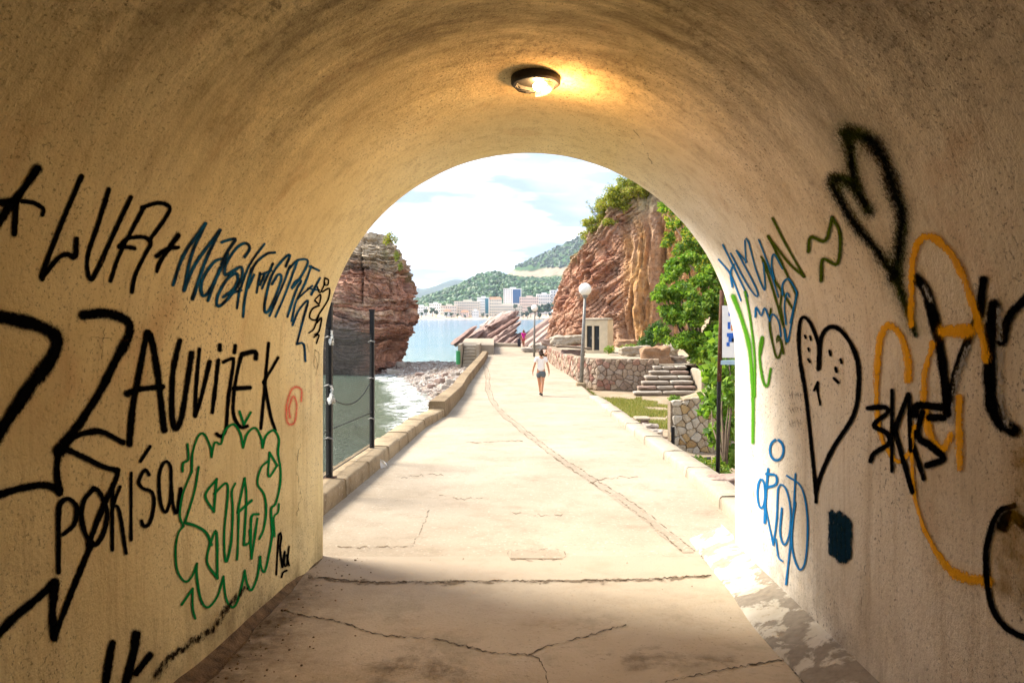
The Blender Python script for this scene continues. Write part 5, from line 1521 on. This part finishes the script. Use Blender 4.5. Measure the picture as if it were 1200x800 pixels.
plant('climbing_shrub', 'green shrub climbing the cliff edge above the leafy tree', 'shrub', b,
      [(778,244,40,8,7,.8),(786,262,39.5,8,9,.8),(783,282,38,8,10,.8),(797,258,38,10,10,.8),(800,290,36,12,12,.9),(806,275,37,9,10,.8),(815,290,36,11,12,.9),(828,300,36,12,14,.9),(822,312,35,12,12,.9),(842,312,36,12,14,.9),(790,247,39,6,6,.6),(812,262,38,8,8,.7)], 7500, .18, GREEN + YELLOW[:2], 4, r0=.07, subs=5)
b = W(764, 412, 40)
plant('bush', 'dark green bush at the foot of the cliff behind the boulders', 'bush', b, [(764,392,40,9,11,.7),(757,402,40,12,7,.7),(772,384,40,8,9,.6)], 1400, .16, [(0.05,0.12,0.015),(0.04,0.10,0.012),(0.07,0.15,0.02)], 5)
b = W(745, 412, 40.5); plant('bush', 'low light green bush spreading on the terrace before the cliff', 'bush', b, [(740,407,40.5,14,4,.6),(755,408,40.5,8,4,.5)], 700, .13, OLIVE + GREEN[:2], 6, r0=.03)
b = W(714, 412, 45); plant('bush', 'small bush against the hut wall', 'bush', b, [(714,409,45.0,7,4,.4)], 260, .13, OLIVE + GREEN[:2], 7, r0=.03)
b = W(791, 470, 33); b.z = CZ - 3.5
plant('bush', 'small round bush on the bare earth below the steps', 'bush', b, [(791,468,31.5,8,4.5,.3)], 420, .10, GREEN, 8, r0=.02)
# climbing plant round the sign post
b = W(850, 545, 11.2)
plant('climbing_plant', 'large-leaved climbing plant hanging over the low wall beside the sign post', 'plant', b,
      [(842,405,12.5,10,14,.3),(850,390,12,9,12,.3),(838,440,12.6,14,16,.3),(850,430,12,12,18,.3),(846,470,12,13,17,.3),(833,468,12.8,10,12,.25),(852,500,11.8,11,18,.3),(840,510,12.2,9,12,.25),(853,535,11.6,9,12,.25),(829,480,13,7,7,.2),(856,460,11.6,9,20,.3)], 1500, .135, GREEN + [(0.19, 0.32, 0.05)], 9, up=.15, r0=.025, asp=.75)
b = W(824, 545, 11.5); plant('weeds', 'low weeds at the foot of the low wall by the sign post', 'plant', b, [(822,543,12,12,5,.4),(845,548,11,8,5,.4)], 700, .07, OLIVE + GREEN[:3], 10, r0=.01)
# scrub along the top of the cliff
CX_, CY_, CZ_ = X_CL, Y_CL, Z_CL
cpx = 600 + CX_ / CY_ * F; cpy = HY - (CZ_ - CZ) / CY_ * F
def on_cliff(px, tq):
    r_ = int(round(tq / 1.35 * (CX_.shape[0] - 1))); j_ = int(np.argmin(np.abs(cpx[r_] - px) + (np.arange(CX_.shape[1]) < 120) * 999))
    return Vector((CX_[r_, j_], CY_[r_, j_], CZ_[r_, j_]))
tops = [(690,.93,.75,'yellow-green scrub at the left edge of the cliff top',0), (699,.97,.9,'yellow-green shrub on the rounded cliff corner',0), (709,1.0,.95,'olive shrub just right of the cliff corner',1), (720,1.01,1.0,'tall olive shrub near the highest point of the cliff',1), (731,1.02,1.05,'thick green shrub at the highest point of the cliff',1),
        (743,1.02,1.0,'olive shrub on the cliff top beside the arch',1), (756,1.0,.95,'small shrub on the cliff top touching the arch',0), (768,.98,.9,'bushy shrub on the cliff top right beside the arch',1), (745,.90,.8,'yellow bush hanging below the cliff top',0), (726,.92,.8,'dark scrub in the hollow below the cliff top',1), (708,.90,.7,'dry yellow scrub below the left edge of the cliff top',0),
        (735,.95,.8,'mixed scrub under the highest shrub',0), (715,.80,.4,'small yellow tuft on the face of the cliff',0), (697,.84,.4,'thin yellow tuft on the left rim of the cliff',0), (760,.90,.7,'yellow tuft below the arch-side shrubs',0), (718,.95,.8,'pale yellow scrub between the corner and the highest shrub',0), (752,.95,.85,'leafy scrub close under the arch-side shrubs',0), (702,.92,.6,'low green scrub under the corner shrub',1), (738,.86,.6,'yellow scrub hanging over the orange folds',0), (775,.92,.8,'scrub beside the climbing shrub on the cliff',1)]
for i, (px, tq, rad, lab, kd) in enumerate(tops):
    q = on_cliff(px, tq); rr = random.Random(i); rad *= 1.2
    e = empty('cliff_shrub', q); tag(e, lab, 'shrub')
    cl = [(q.x + rr.uniform(-1, 1) * rad * .9, q.y + rr.uniform(-.7, .5) * rad, q.z + rr.uniform(-.15, .75) * rad, rad * rr.uniform(.3, .62), rad * rr.uniform(.3, .6), rad * rr.uniform(.22, .5)) for _ in range(11)]
    leaves('crown', cl, int(1500 * rad), .17, (OLIVE + YELLOW[:3]) if kd else YELLOW, M['leaf'], e, q, np.random.default_rng(40 + i), .35, .6)
    limbs(e, q + Vector((0, .2, -.3)), [c[:3] for c in cl], .035, local=q)
# bare twiggy shrub against the sky
q = on_cliff(704, .99); e = empty('twiggy_shrub', q); tag(e, 'sparse twiggy shrub standing against the sky on the cliff', 'shrub')
mb = MB(); rr = random.Random(9); cl = []
for i in range(14):
    a = Vector((rr.uniform(-1.1, .7), rr.uniform(-.3, .3), rr.uniform(.6, 1.6)))
    mb.tube([(0, 0, -.4), a * .5 + Vector((rr.uniform(-.1, .1), 0, .1)), a], [.018, .010, .004], 5)
    cl.append((q.x + a.x, q.y + a.y, q.z + a.z, .14, .14, .12)); cl.append((q.x + a.x * .7, q.y + a.y * .7, q.z + a.z * .7, .12, .12, .12))
mb.build('trunk', M['bark'], e); leaves('crown', cl, 260, .12, YELLOW, M['leaf'], e, q, np.random.default_rng(77))
q = W(457, 283, 63); plant('stack_shrub', 'yellow-green shrub growing on top of the sea stack', 'shrub', q, [(457,277,63,6,6,.5),(463,281,63,5,5,.5),(453,282,63,5,5,.5)], 420, .17, YELLOW, 60)
q = W(466, 300, 62.5); plant('stack_shrub', 'dry scrub on the right shoulder of the sea stack', 'shrub', q, [(465,300,62.5,4,7,.5),(469,312,62.5,3,6,.4)], 300, .15, OLIVE, 61, r0=.03)

# grass patch
rng = np.random.default_rng(12)
n = 16000
gx, gy = [], []
quad = [on_path(p[0], p[1]) for p in ((714,472),(786,470),(786,496),(757,498))]
gxy = []
while len(gxy) < n:
    Y = rng.uniform(18.5, 33); xl_ = REx(Y) + .75 + .25 * math.sin(Y * 1.3); xr_ = min(5.6, (787 - 600) / F * Y) + .2 * math.sin(Y * 2.1)
    if rng.uniform() > .999 or xr_ < xl_: continue
    x = rng.uniform(xl_, xr_)
    if float(vnoise(x * 1.2, Y * .7)) > .45: continue
    gxy.append((x, Y, ground_z(x, Y)))
P = np.array(gxy)
a = rng.uniform(0, 6.28, n); hgt = rng.uniform(.05, .14, n); lean_ = rng.normal(size=(n, 2)) * .05; wd = .012
dx, dy = np.cos(a) * wd, np.sin(a) * wd
V = np.stack([P + np.stack([dx, dy, 0 * dx], -1), P - np.stack([dx, dy, 0 * dx], -1), P + np.stack([lean_[:, 0], lean_[:, 1], hgt], -1)], 1).reshape(-1, 3)
Fc = np.arange(n * 3).reshape(-1, 3)
cg = np.array([(0.20, 0.22, 0.03), (0.28, 0.26, 0.05), (0.14, 0.19, 0.02), (0.33, 0.29, 0.08)])[rng.integers(0, 4, n)]
gr_ = meshob('grass', V, Fc.tolist(), M['leaf'], None, False, np.repeat(cg, 3, 0))
tag(gr_, 'patch of short yellowing grass below the retaining wall', 'grass', kind='stuff')

# ------------------------------------------------------------------ people
def skinned(name, verts, edges, mat, parent, root=0, sub=2):
    """verts: (x,y,z,r) or (x,y,z,rx,ry)"""
    me = bpy.data.meshes.new(name)
    me.from_pydata([v[:3] for v in verts], edges, [])
    o = link(name, me, mat, parent)
    m = o.modifiers.new('skin', 'SKIN')
    sv = me.skin_vertices[0].data if me.skin_vertices else None
    if sv is None:
        me_ = o.data; bm = bmesh.new(); bm.from_mesh(me_); bm.verts.layers.skin.verify(); bm.to_mesh(me_); bm.free(); sv = me_.skin_vertices[0].data
    for i, v in enumerate(verts):
        sv[i].radius = (v[3], v[4] if len(v) > 4 else v[3]); sv[i].use_root = (i == root)
    m.use_smooth_shade = True
    s_ = o.modifiers.new('subsurf', 'SUBSURF'); s_.levels = sub; s_.render_levels = sub
    return o
def person(name, label, loc, rz, scale, skin, top, bottom, shoe, hair, stride=1.0, arm_out=.07):
    e = empty(name, loc, rz); e.scale = (scale,) * 3
    tag(e, label, 'person')
    # facing +Y; figure about 1.66 m
    v = [(0,0,.93,.13,.10), (0,.0,1.08,.115,.085), (0,.01,1.24,.135,.09), (0,0,1.36,.12,.075), (0,.0,1.44,.05,.05), (0,.02,1.50,.052,.055), (0,.03,1.57,.075,.09), (0,.02,1.635,.05,.06), (0,.105,1.555,.014,.014)]
    ed = [(0,1),(1,2),(2,3),(3,4),(4,5),(5,6),(6,7),(6,8)]
    def add(pts, start):
        k = start
        for p in pts:
            v.append(p); ed.append((k, len(v) - 1)); k = len(v) - 1
        return k
    hands = []
    for sgn in (1, -1):
        sw = .10 * sgn * stride
        k = add([(.165*sgn,-.01,1.365,.058), ((.20 + arm_out*.45)*sgn,-.03 - sw*.3,1.14,.042), ((.21 + arm_out)*sgn,.02 - sw,.93,.033), ((.215 + arm_out)*sgn,.03 - sw*1.1,.88,.028), ((.22 + arm_out)*sgn,.04 - sw*1.1,.83,.030,.018)], 3)
        hx, hy = (.22 + arm_out) * sgn, .04 - sw * 1.1
        for f_, (dy, ln) in enumerate(((-.024,.062),(-.008,.075),(.008,.08),(.024,.07))):
            add([(hx, hy + dy, .80, .010), (hx - .006*sgn, hy + dy + .006, .80 - ln*.55, .009), (hx - .02*sgn, hy + dy + .01, .80 - ln, .008)], k)
        add([(hx - .01*sgn, hy + .045, .835, .011), (hx - .02*sgn, hy + .06, .80, .009)], k)
    kn = .5
    kR = add([(.085,0,.86,.095), (.06,.02,.50,.062), (.03,-.05,.28,.054), (.015,-.09,.09,.038)], 0)
    kL = add([(-.085,.02,.86,.095), (-.05,.16*stride,.52,.062), (-.015,.20*stride,.30,.054), (.0,.24*stride,.09,.038)], 0)
    skinned('body', v, ed, skin, e)
    sh = [(0,0,.86,.165,.135),(0,0,1.05,.14,.11),(0,.01,1.24,.15,.105),(0,0,1.36,.135,.088),(0,0,1.42,.07,.065)]
    se = [(0,1),(1,2),(2,3),(3,4)]
    for sgn in (1, -1):
        n = len(sh); sw = .10 * sgn * stride
        sh += [(.165*sgn,-.01,1.37,.072), ((.19 + arm_out*.35)*sgn,-.025 - sw*.2,1.20,.062)]; se += [(3, n), (n, n + 1)]
    skinned('shirt', sh, se, top, e)
    sv_ = [(0,0,.96,.14,.11),(0,0,.86,.15,.12),(.095,.005,.80,.11),(.09,.01,.64,.098),(-.095,.02,.80,.11),(-.085,.07*stride,.64,.098)]
    skinned('shorts', sv_, [(0,1),(1,2),(2,3),(1,4),(4,5)], bottom, e)
    for (x, y, up_) in ((.015,-.09,0), (.0,.24*stride,.02)):
        skinned('shoe', [(x,y-.035,.10,.042),(x,y-.03,.04,.045,.036),(x,y+.07,.035,.044,.030),(x,y+.16,.03,.036,.022)], [(0,1),(1,2),(2,3)], shoe, e)
    hm = MB(); hm.ball((0,.005,1.60), (.092,.105,.10), 2, .04); hm.ball((0,-.04,1.53), (.078,.07,.09), 2, .05); hm.ball((0,-.10,1.66), (.045,.045,.05), 2, .08); hm.build('hair', hair, e, True)
    for sgn in (1, -1): MB().ball((.078*sgn,.03,1.555), (.012,.024,.034), 2).build('ear', skin, e, True)
    for sgn in (1, -1): MB().ball((.03*sgn,.112,1.575), (.012,.008,.008), 1).build('eye', simple('eye', (.05,.04,.03), .3, 0, 5, 0), e, True)
    MB().ball((0,.112,1.51), (.024,.008,.008), 1).build('mouth', simple('lips', (.4,.13,.1), .5, 0, 5, 0), e, True)
    return e
skin_m = simple('skin', (0.50, 0.24, 0.13), .55, .06, 5, 0)
hair_m = simple('brown_hair', (0.045, 0.022, 0.012), .5, .3, 30, .3, .01)
fp = on_path(634, 464)
person('person', 'person in a white t-shirt and grey shorts walking away along the path', (fp.x, fp.y, fp.z + .014), R(4), 1.0, skin_m, simple('white_cotton', (.78, .72, .66), .9, .05, 6, .3, .02),
       simple('grey_cotton', (.10, .12, .13), .9, .15, 6, .3, .02), simple('black_shoes', (.012, .012, .014), .6, .2), hair_m)
fp = on_path(613.5, 407.5)
person('person', 'far person in a bright pink top standing at the end of the walkway', (fp.x, fp.y, fp.z + .012), R(30), 1.0, simple('tanned_skin', (.46, .20, .12), .55, .05, 5, 0), simple('pink_cotton', (.62, .02, .34), .8, .08, 6, .2, .02),
       simple('pink_shorts', (.50, .10, .14), .9, .1, 6, .2, .02), simple('brown_sandals', (.12, .06, .03), .7, .2), simple('auburn_hair', (.16, .05, .02), .5, .3, 30, .2, .01), .4, .05)
bg = empty('backpack', (fp.x - .42, fp.y - .02, fp.z + .012)); tag(bg, 'dark bag beside the far person in pink', 'bag')
Vb, fb = rough_block((.36, .28, .95), (5, 5, 6), .04, 4, 3, .9); o = meshob('sack', Vb, fb, simple('dark_cloth', (.03, .03, .045), .8, .2), bg, True); o.location = (0, 0, .48)
MB().tube([(-.09, -.13, .80), (-.10, -.19, .55), (-.09, -.13, .25)], .02, 6).build('strap', M['black_metal'], bg)

# ------------------------------------------------------------------ far shore
def terrain_strip(name, prof_px, Yr, Yf, fz, mat, colf, amp, seed, nx=260, ny=60, label=''):
    """ridge drawn at depth Yr; falls to sea level at depth Yf in front and again behind"""
    xs = np.linspace(prof_px[0][0], prof_px[-1][0], nx)
    top = np.interp(xs, [p[0] for p in prof_px], [p[1] for p in prof_px])
    k = np.exp(-np.linspace(-2, 2, 9) ** 2); k /= k.sum(); top = np.convolve(np.pad(top, 4, 'edge'), k, 'valid')
    zr = CZ + (HY - top) / F * Yr
    q = np.linspace(0, 1.5, ny)[:, None]
    Y = (Yf + (Yr - Yf) * q) * np.ones((1, nx))
    X = (xs[None, :] - 600) / F * Yr * np.ones_like(q)
    prof = np.where(q <= 1, sstep(0, 1, q) * .45 + q * .55, 1 - (q - 1) * 1.2)
    Z = np.maximum(zr[None, :], 6) * prof
    Z = Z + amp * fbm(X / (amp * 7), Y / (amp * 7), seed, 5) * np.clip(prof, 0, 1) * np.clip((q) * 3, 0, 1) * np.clip(abs(q - 1) * 4 + .15, 0, 1)
    c = colf(X, Y, Z, q)
    o = meshob(name, np.stack([X, Y, Z], -1).reshape(-1, 3), gridfaces(ny, nx).tolist(), mat, None, True, c.reshape(-1, 3))
    tag(o, label, 'hill', kind='structure')
    return X, Y, Z
hill_m = NT('hill_scrub')
c = hill_m.mix(hill_m.ramp(hill_m.noise(.05, 5, .7), [(.35, 0.0), (.7, .55)]), hill_m.attr(), (0.02, 0.045, 0.018))
hill_m.color(c).rough(.95, .1); hill_m.bump(hill_m.noise(.06, 6, .7), .8, 6.0)
def colA(X, Y, Z, q):
    n = fbm(X / 60, Y / 60, 2.0, 4)[..., None]
    return np.array((0.03, 0.10, 0.022)) * (1 + .5 * n) + np.array((.05, .04, .01)) * np.clip(n, 0, 1)
def colB(X, Y, Z, q):
    n = fbm(X / 90, Y / 90, 4.0, 4)[..., None]
    c = np.array((0.045, 0.10, 0.03)) * (1 + .7 * n)
    n3 = fbm(X / 25, Y / 25, 7.0, 3)[..., None]; c = c * (1 + .6 * n3) + np.array((.12, .09, .05)) * np.clip(n3 - .15, 0, 1)
    py = HY - (Z - CZ) / Y * F; px = 600 + X / Y * F
    cut = sstep(2.2, .8, np.abs(py - np.interp(px, [595, 605, 625, 640, 655, 700], [318, 321, 322, 319, 318, 320]) + 1.2 * fbm(X / 40, Y / 40, 1.0, 3)) - np.interp(px, [595, 610, 640, 660], [2.2, 2.2, 3.4, 3.6]))[..., None]
    return c * (1 - cut) + np.array((0.42, 0.31, 0.21)) * cut
def colC(X, Y, Z, q):
    n = fbm(X / 300, Y / 300, 5.0, 4)[..., None]
    return np.array((0.05, 0.075, 0.05)) * (1 + .4 * n)
XA, YA, ZA = terrain_strip('green_hill', [(420,366),(470,364),(490,356),(505,349),(520,343),(545,333),(560,325),(572,320),(580,319.5),(590,323),(605,326),(625,327.5),(650,328),(700,325),(780,322)], 2000, 1430, 0, hill_m.m, colA, 9, 3.0, label='wooded green hill behind the seaside town')
XB, YB_, ZB = terrain_strip('high_hill', [(560,345),(585,330),(597,319),(610,310),(630,302),(650,291),(675,280),(700,270),(780,248),(900,240)], 3200, 2150, 0, hill_m.m, colB, 16, 6.0, label='higher scrubby hill with a pale road cutting')
terrain_strip('blue_hills', [(300,350),(420,345),(470,339),(486,337),(497,339),(508,336),(520,331),(533,326.5),(545,328.5),(560,335),(600,338),(700,330),(900,325)], 7500, 5200, 0, hill_m.m, colC, 30, 9.0, label='distant blue hills across the bay')
rng = np.random.default_rng(31)
def forest(name, X, Y, Z, n, r, pal, label, qlo=0, qhi=44, skip=False):
    i = rng.integers(qlo, min(qhi, X.shape[0]), n); j = rng.integers(0, X.shape[1], n)
    C = np.stack([X[i, j] + rng.normal(0, 5, n), Y[i, j] + rng.normal(0, 6, n), Z[i, j] + r * .3], -1)
    if skip:                                   # leave the bare road cutting open
        py_ = HY - (C[:, 2] - CZ) / C[:, 1] * F; C = C[(py_ < 312.5)]; n = len(C)
    S = r * rng.uniform(.5, 1.15, (n, 1)) * np.array([1, 1, .9])
    c = np.array(pal)[rng.integers(0, len(pal), n)] * rng.uniform(.7, 1.3, (n, 1))
    o = blobs(name, C, S, M['farleaf'], c, .35, None, rng); tag(o, label, 'forest', kind='stuff')
sel = slice(60, 245)
forest('forest', XA[:, 20:], YA[:, 20:], ZA[:, 20:], 9000, 6.5, [(0.03, 0.10, 0.025), (0.045, 0.125, 0.028), (0.02, 0.07, 0.02), (0.07, 0.13, 0.03)], 'dense woods covering the green hill', 2, 42)
forest('scrub', XB[:, 8:], YB_[:, 8:], ZB[:, 8:], 2600, 8.0, [(0.035, 0.085, 0.03), (0.05, 0.10, 0.035), (0.03, 0.06, 0.025)], 'scattered scrub on the high hill', 14, 43, True)
# shore land and its beach
V, nx = [], 160
for Y, z in ((1255, -1.0), (1290, 1.2), (1310, 3.0), (1330, 5.5), (1420, 10), (1500, 16)):
    for x in np.linspace(-900, 1400, nx): V.append((x, Y + 8 * float(vnoise(x / 60, 3.0)), z + .6 * float(vnoise(x / 25, Y))))
shore = meshob('far_shore', V, gridfaces(6, nx).tolist(), simple('far_sand', (.52, .40, .28), .95, .15, .02, 0))
tag(shore, 'sandy shore of the town across the bay', 'shore', kind='structure')
WALLM = {}
def wallm(c):
    if c not in WALLM: WALLM[c] = simple('render_%d' % len(WALLM), c, .85, .06, .1, 0)
    return WALLM[c]
glass_m = simple('window_glass', (0.06, 0.085, 0.11), .25, .3, .2, 0); blue_m = simple('blue_glass', (0.05, 0.13, 0.28), .2, .1, .2, 0); teal_m = simple('teal_glass', (0.03, 0.17, 0.22), .2, .1, .2, 0)
tile_m = simple('tile_roof', (0.42, 0.19, 0.11), .9, .2, .3, 0)
def building(label, px0, px1, pyt, pyb, Y, colr, floors, bays, depth=18, roof='flat', glass=None, balcony=False):
    a, b = W(px0, pyb, Y), W(px1, pyt, Y)
    e = empty('far_building', ((a.x + b.x) / 2, Y, a.z)); tag(e, label, 'building')
    w, h = b.x - a.x, b.z - a.z
    MB().box(-w / 2, w / 2, 0, depth, -12, h).build('wall', wallm(colr), e)
    if roof == 'tile':
        MB().add([], []) if False else None
        m = MB(); m.add([(-w/2-.8, -.8, h+.02), (w/2+.8, -.8, h+.02), (w/2+.8, depth+.8, h+.02), (-w/2-.8, depth+.8, h+.02), (-w/2+3, depth/2, h+4), (w/2-3, depth/2, h+4)], [(0,1,5,4),(1,2,5),(2,3,4,5),(3,0,4),(3,2,1,0)]); m.build('roof', tile_m, e)
    else:
        m = MB(); m.box(-w/2-.5, w/2+.5, -.5, depth+.5, h+.02, h+1.0); m.box(-w*.15, w*.2, depth*.3, depth*.7, h+1.02, h+3.4); m.build('roof', wallm(tuple(x * .92 for x in colr)), e)
    m, mbk = MB(), MB()
    for i in range(floors):
        for j in range(bays):
            x0 = -w/2 + w * (j + .30) / bays; x1 = -w/2 + w * (j + .70) / bays; z0 = h * (i + .28) / floors; z1 = h * (i + .74) / floors
            m.box(x0, x1, -.12, .3, z0, z1)
        if balcony: mbk.box(-w/2 + .3, w/2 - .3, -1.5, -.13, h * (i + .12) / floors, h * (i + .2) / floors)
    o = m.build('windows', glass_m, e); o['kind'] = 'stuff'
    if balcony: o = mbk.build('balconies', wallm((.72, .68, .62)), e); o['kind'] = 'stuff'
    if glass:
        q0, q1, g = glass
        MB().box(-w/2 + w * q0, -w/2 + w * q1, -.5, .2, 1, h - 1).build('glass_front', g, e)
WHT, CRM, PNK, GRY = (.86, .84, .80), (.84, .74, .60), (.82, .65, .56), (.72, .72, .72)
building('white low block at the left end of the far town', 484, 501, 359.5, 368.5, 1345, WHT, 3, 8)
building('white flat-roofed block behind the left end of the far town', 503, 516, 356, 366, 1390, WHT, 3, 6)
building('low cream arcaded hotel wing left of the long hotel', 516, 535, 358.5, 369, 1340, CRM, 3, 9)
building('long cream hotel with rows of arched balconies', 532, 562, 353.5, 369, 1350, CRM, 5, 14, balcony=True)
building('white hotel with a tall teal glass front', 559, 573, 349, 368, 1360, WHT, 6, 6, glass=(.68, .95, teal_m))
building('cream hotel with a red tiled roof beside the teal front', 572, 588, 350.5, 368, 1370, CRM, 5, 8, roof='tile')
building('broad stepped cream hotel at the waterline', 574, 612, 358, 371, 1330, CRM, 4, 16, balcony=True)
building('white tower block with a blue glass half on the slope', 590, 611, 338.5, 356, 1420, WHT, 7, 8, glass=(.52, .96, blue_m))
building('pinkish apartment block right of the blue glass tower', 609, 631, 348.5, 366, 1400, PNK, 5, 9, balcony=True)
building('white apartment block above the dark trees', 629, 646, 345, 364, 1430, WHT, 5, 8, balcony=True)
building('grey apartment block closest to the cliff', 645, 668, 340.5, 364, 1440, GRY, 7, 7, balcony=True)
building('small white villa below the broad cream hotel', 553, 561, 364.5, 370.5, 1318, WHT, 2, 4)
building('small pink house in front of the long hotel', 540, 549, 366, 370.5, 1315, PNK, 2, 4, roof='tile')
building('small white house near the left waterfront trees', 520, 528, 365, 370.5, 1316, WHT, 2, 4, roof='tile')
FG = [(0.03, 0.07, 0.025), (0.04, 0.09, 0.03), (0.02, 0.05, 0.02)]
rr = random.Random(14)
TW = [(487,368,7),(494,369,6),(499,367,8),(507,367,10),(511,368,8),(523,369,6),(529,370,7),(536,370,5),(545,371,5),(566,370,6),(571,371,5),(581,371,5),(604,361,8),(606,369,6),(613,370,8),(618,371,10),(622,368,13),(628,367,14),(634,368,15),(640,367,16),(646,366,16),(652,367,17),(657,368,16),(632,372,9),(645,372,10),(490,370,5)]
TL_ = ['far tree at the left end of the town, beside the sea stack', 'small far tree before the low white block', 'far tree at the right corner of the low white block', 'tallest dark tree before the left white blocks', 'dark tree just right of the tallest one at the left white blocks', 'small far tree by the tiled white house', 'far tree right of the tiled white house', 'little tree at the left end of the long hotel', 'little tree by the small pink house',
       'far tree below the teal glass front', 'little tree right of the teal glass front', 'little tree at the left corner of the broad cream hotel', 'dark tree below the blue glass tower', 'far tree at the right end of the broad cream hotel', 'far tree below the pinkish apartment block', 'leftmost big tree of the dark waterfront grove', 'second tree of the dark waterfront grove', 'third tree of the dark waterfront grove',
       'middle tree of the dark waterfront grove', 'tall tree of the dark grove below the white apartments', 'tall tree of the dark grove below the grey apartments', 'big tree of the dark grove next to the cliff', 'last tree of the dark grove, half behind the cliff', 'low tree at the waterline before the dark grove', 'low tree at the waterline near the far lamp', 'smallest tree at the left waterline of the far town']
for i, (px, py, h_) in enumerate(TW):
    Y = 1308 - i * .7; p = W(px, py + 1.5, Y); hh = h_ * Y / F * .8
    e = empty('far_tree', p); tag(e, TL_[i], 'tree', 'trees along the far waterfront')
    MB().tube([(0, 0, -3), (0, 0, hh * .5)], [.6, .3], 6).build('trunk', M['bark'], e)
    C = np.array([(rr.uniform(-.3, .3) * hh, rr.uniform(-.3, .3) * hh, hh * rr.uniform(.35, .9)) for _ in range(22)]); S = np.array([[hh * rr.uniform(.09, .2)] * 3 for _ in range(22)])
    blobs('crown', C, S, M['farleaf'], np.array(FG)[rng.integers(0, 3, 22)], .3, e, rng)
mast = empty('antenna_mast', W(580, 319, 2000)); tag(mast, 'thin antenna mast on top of the wooded hill', 'mast')
MB().tube([(0, 0, -5), (0, 0, 38)], [.9, .35], 6).build('pole', M['grey_metal'], mast)
MB().box(-1.6, 1.6, -.2, .2, 26, 27).build('cross_arm', M['grey_metal'], mast)

# ------------------------------------------------------------------ haze
hz_m = bpy.data.materials.new('haze_air'); hz_m.use_nodes = True
nt = hz_m.node_tree; nt.nodes.clear()
ho = nt.nodes.new('ShaderNodeOutputMaterial'); pv = nt.nodes.new('ShaderNodeVolumePrincipled')
pv.inputs['Color'].default_value = (0.72, 0.83, 1.0, 1); pv.inputs['Density'].default_value = 0.00007; pv.inputs['Anisotropy'].default_value = 0.2
nt.links.new(pv.outputs[0], ho.inputs['Volume'])
haze = MB().box(-9500, 9500, -70, 14500, -45, 520).build('haze', hz_m)
tag(haze, 'thin bluish sea haze over the whole bay', 'haze', kind='stuff')
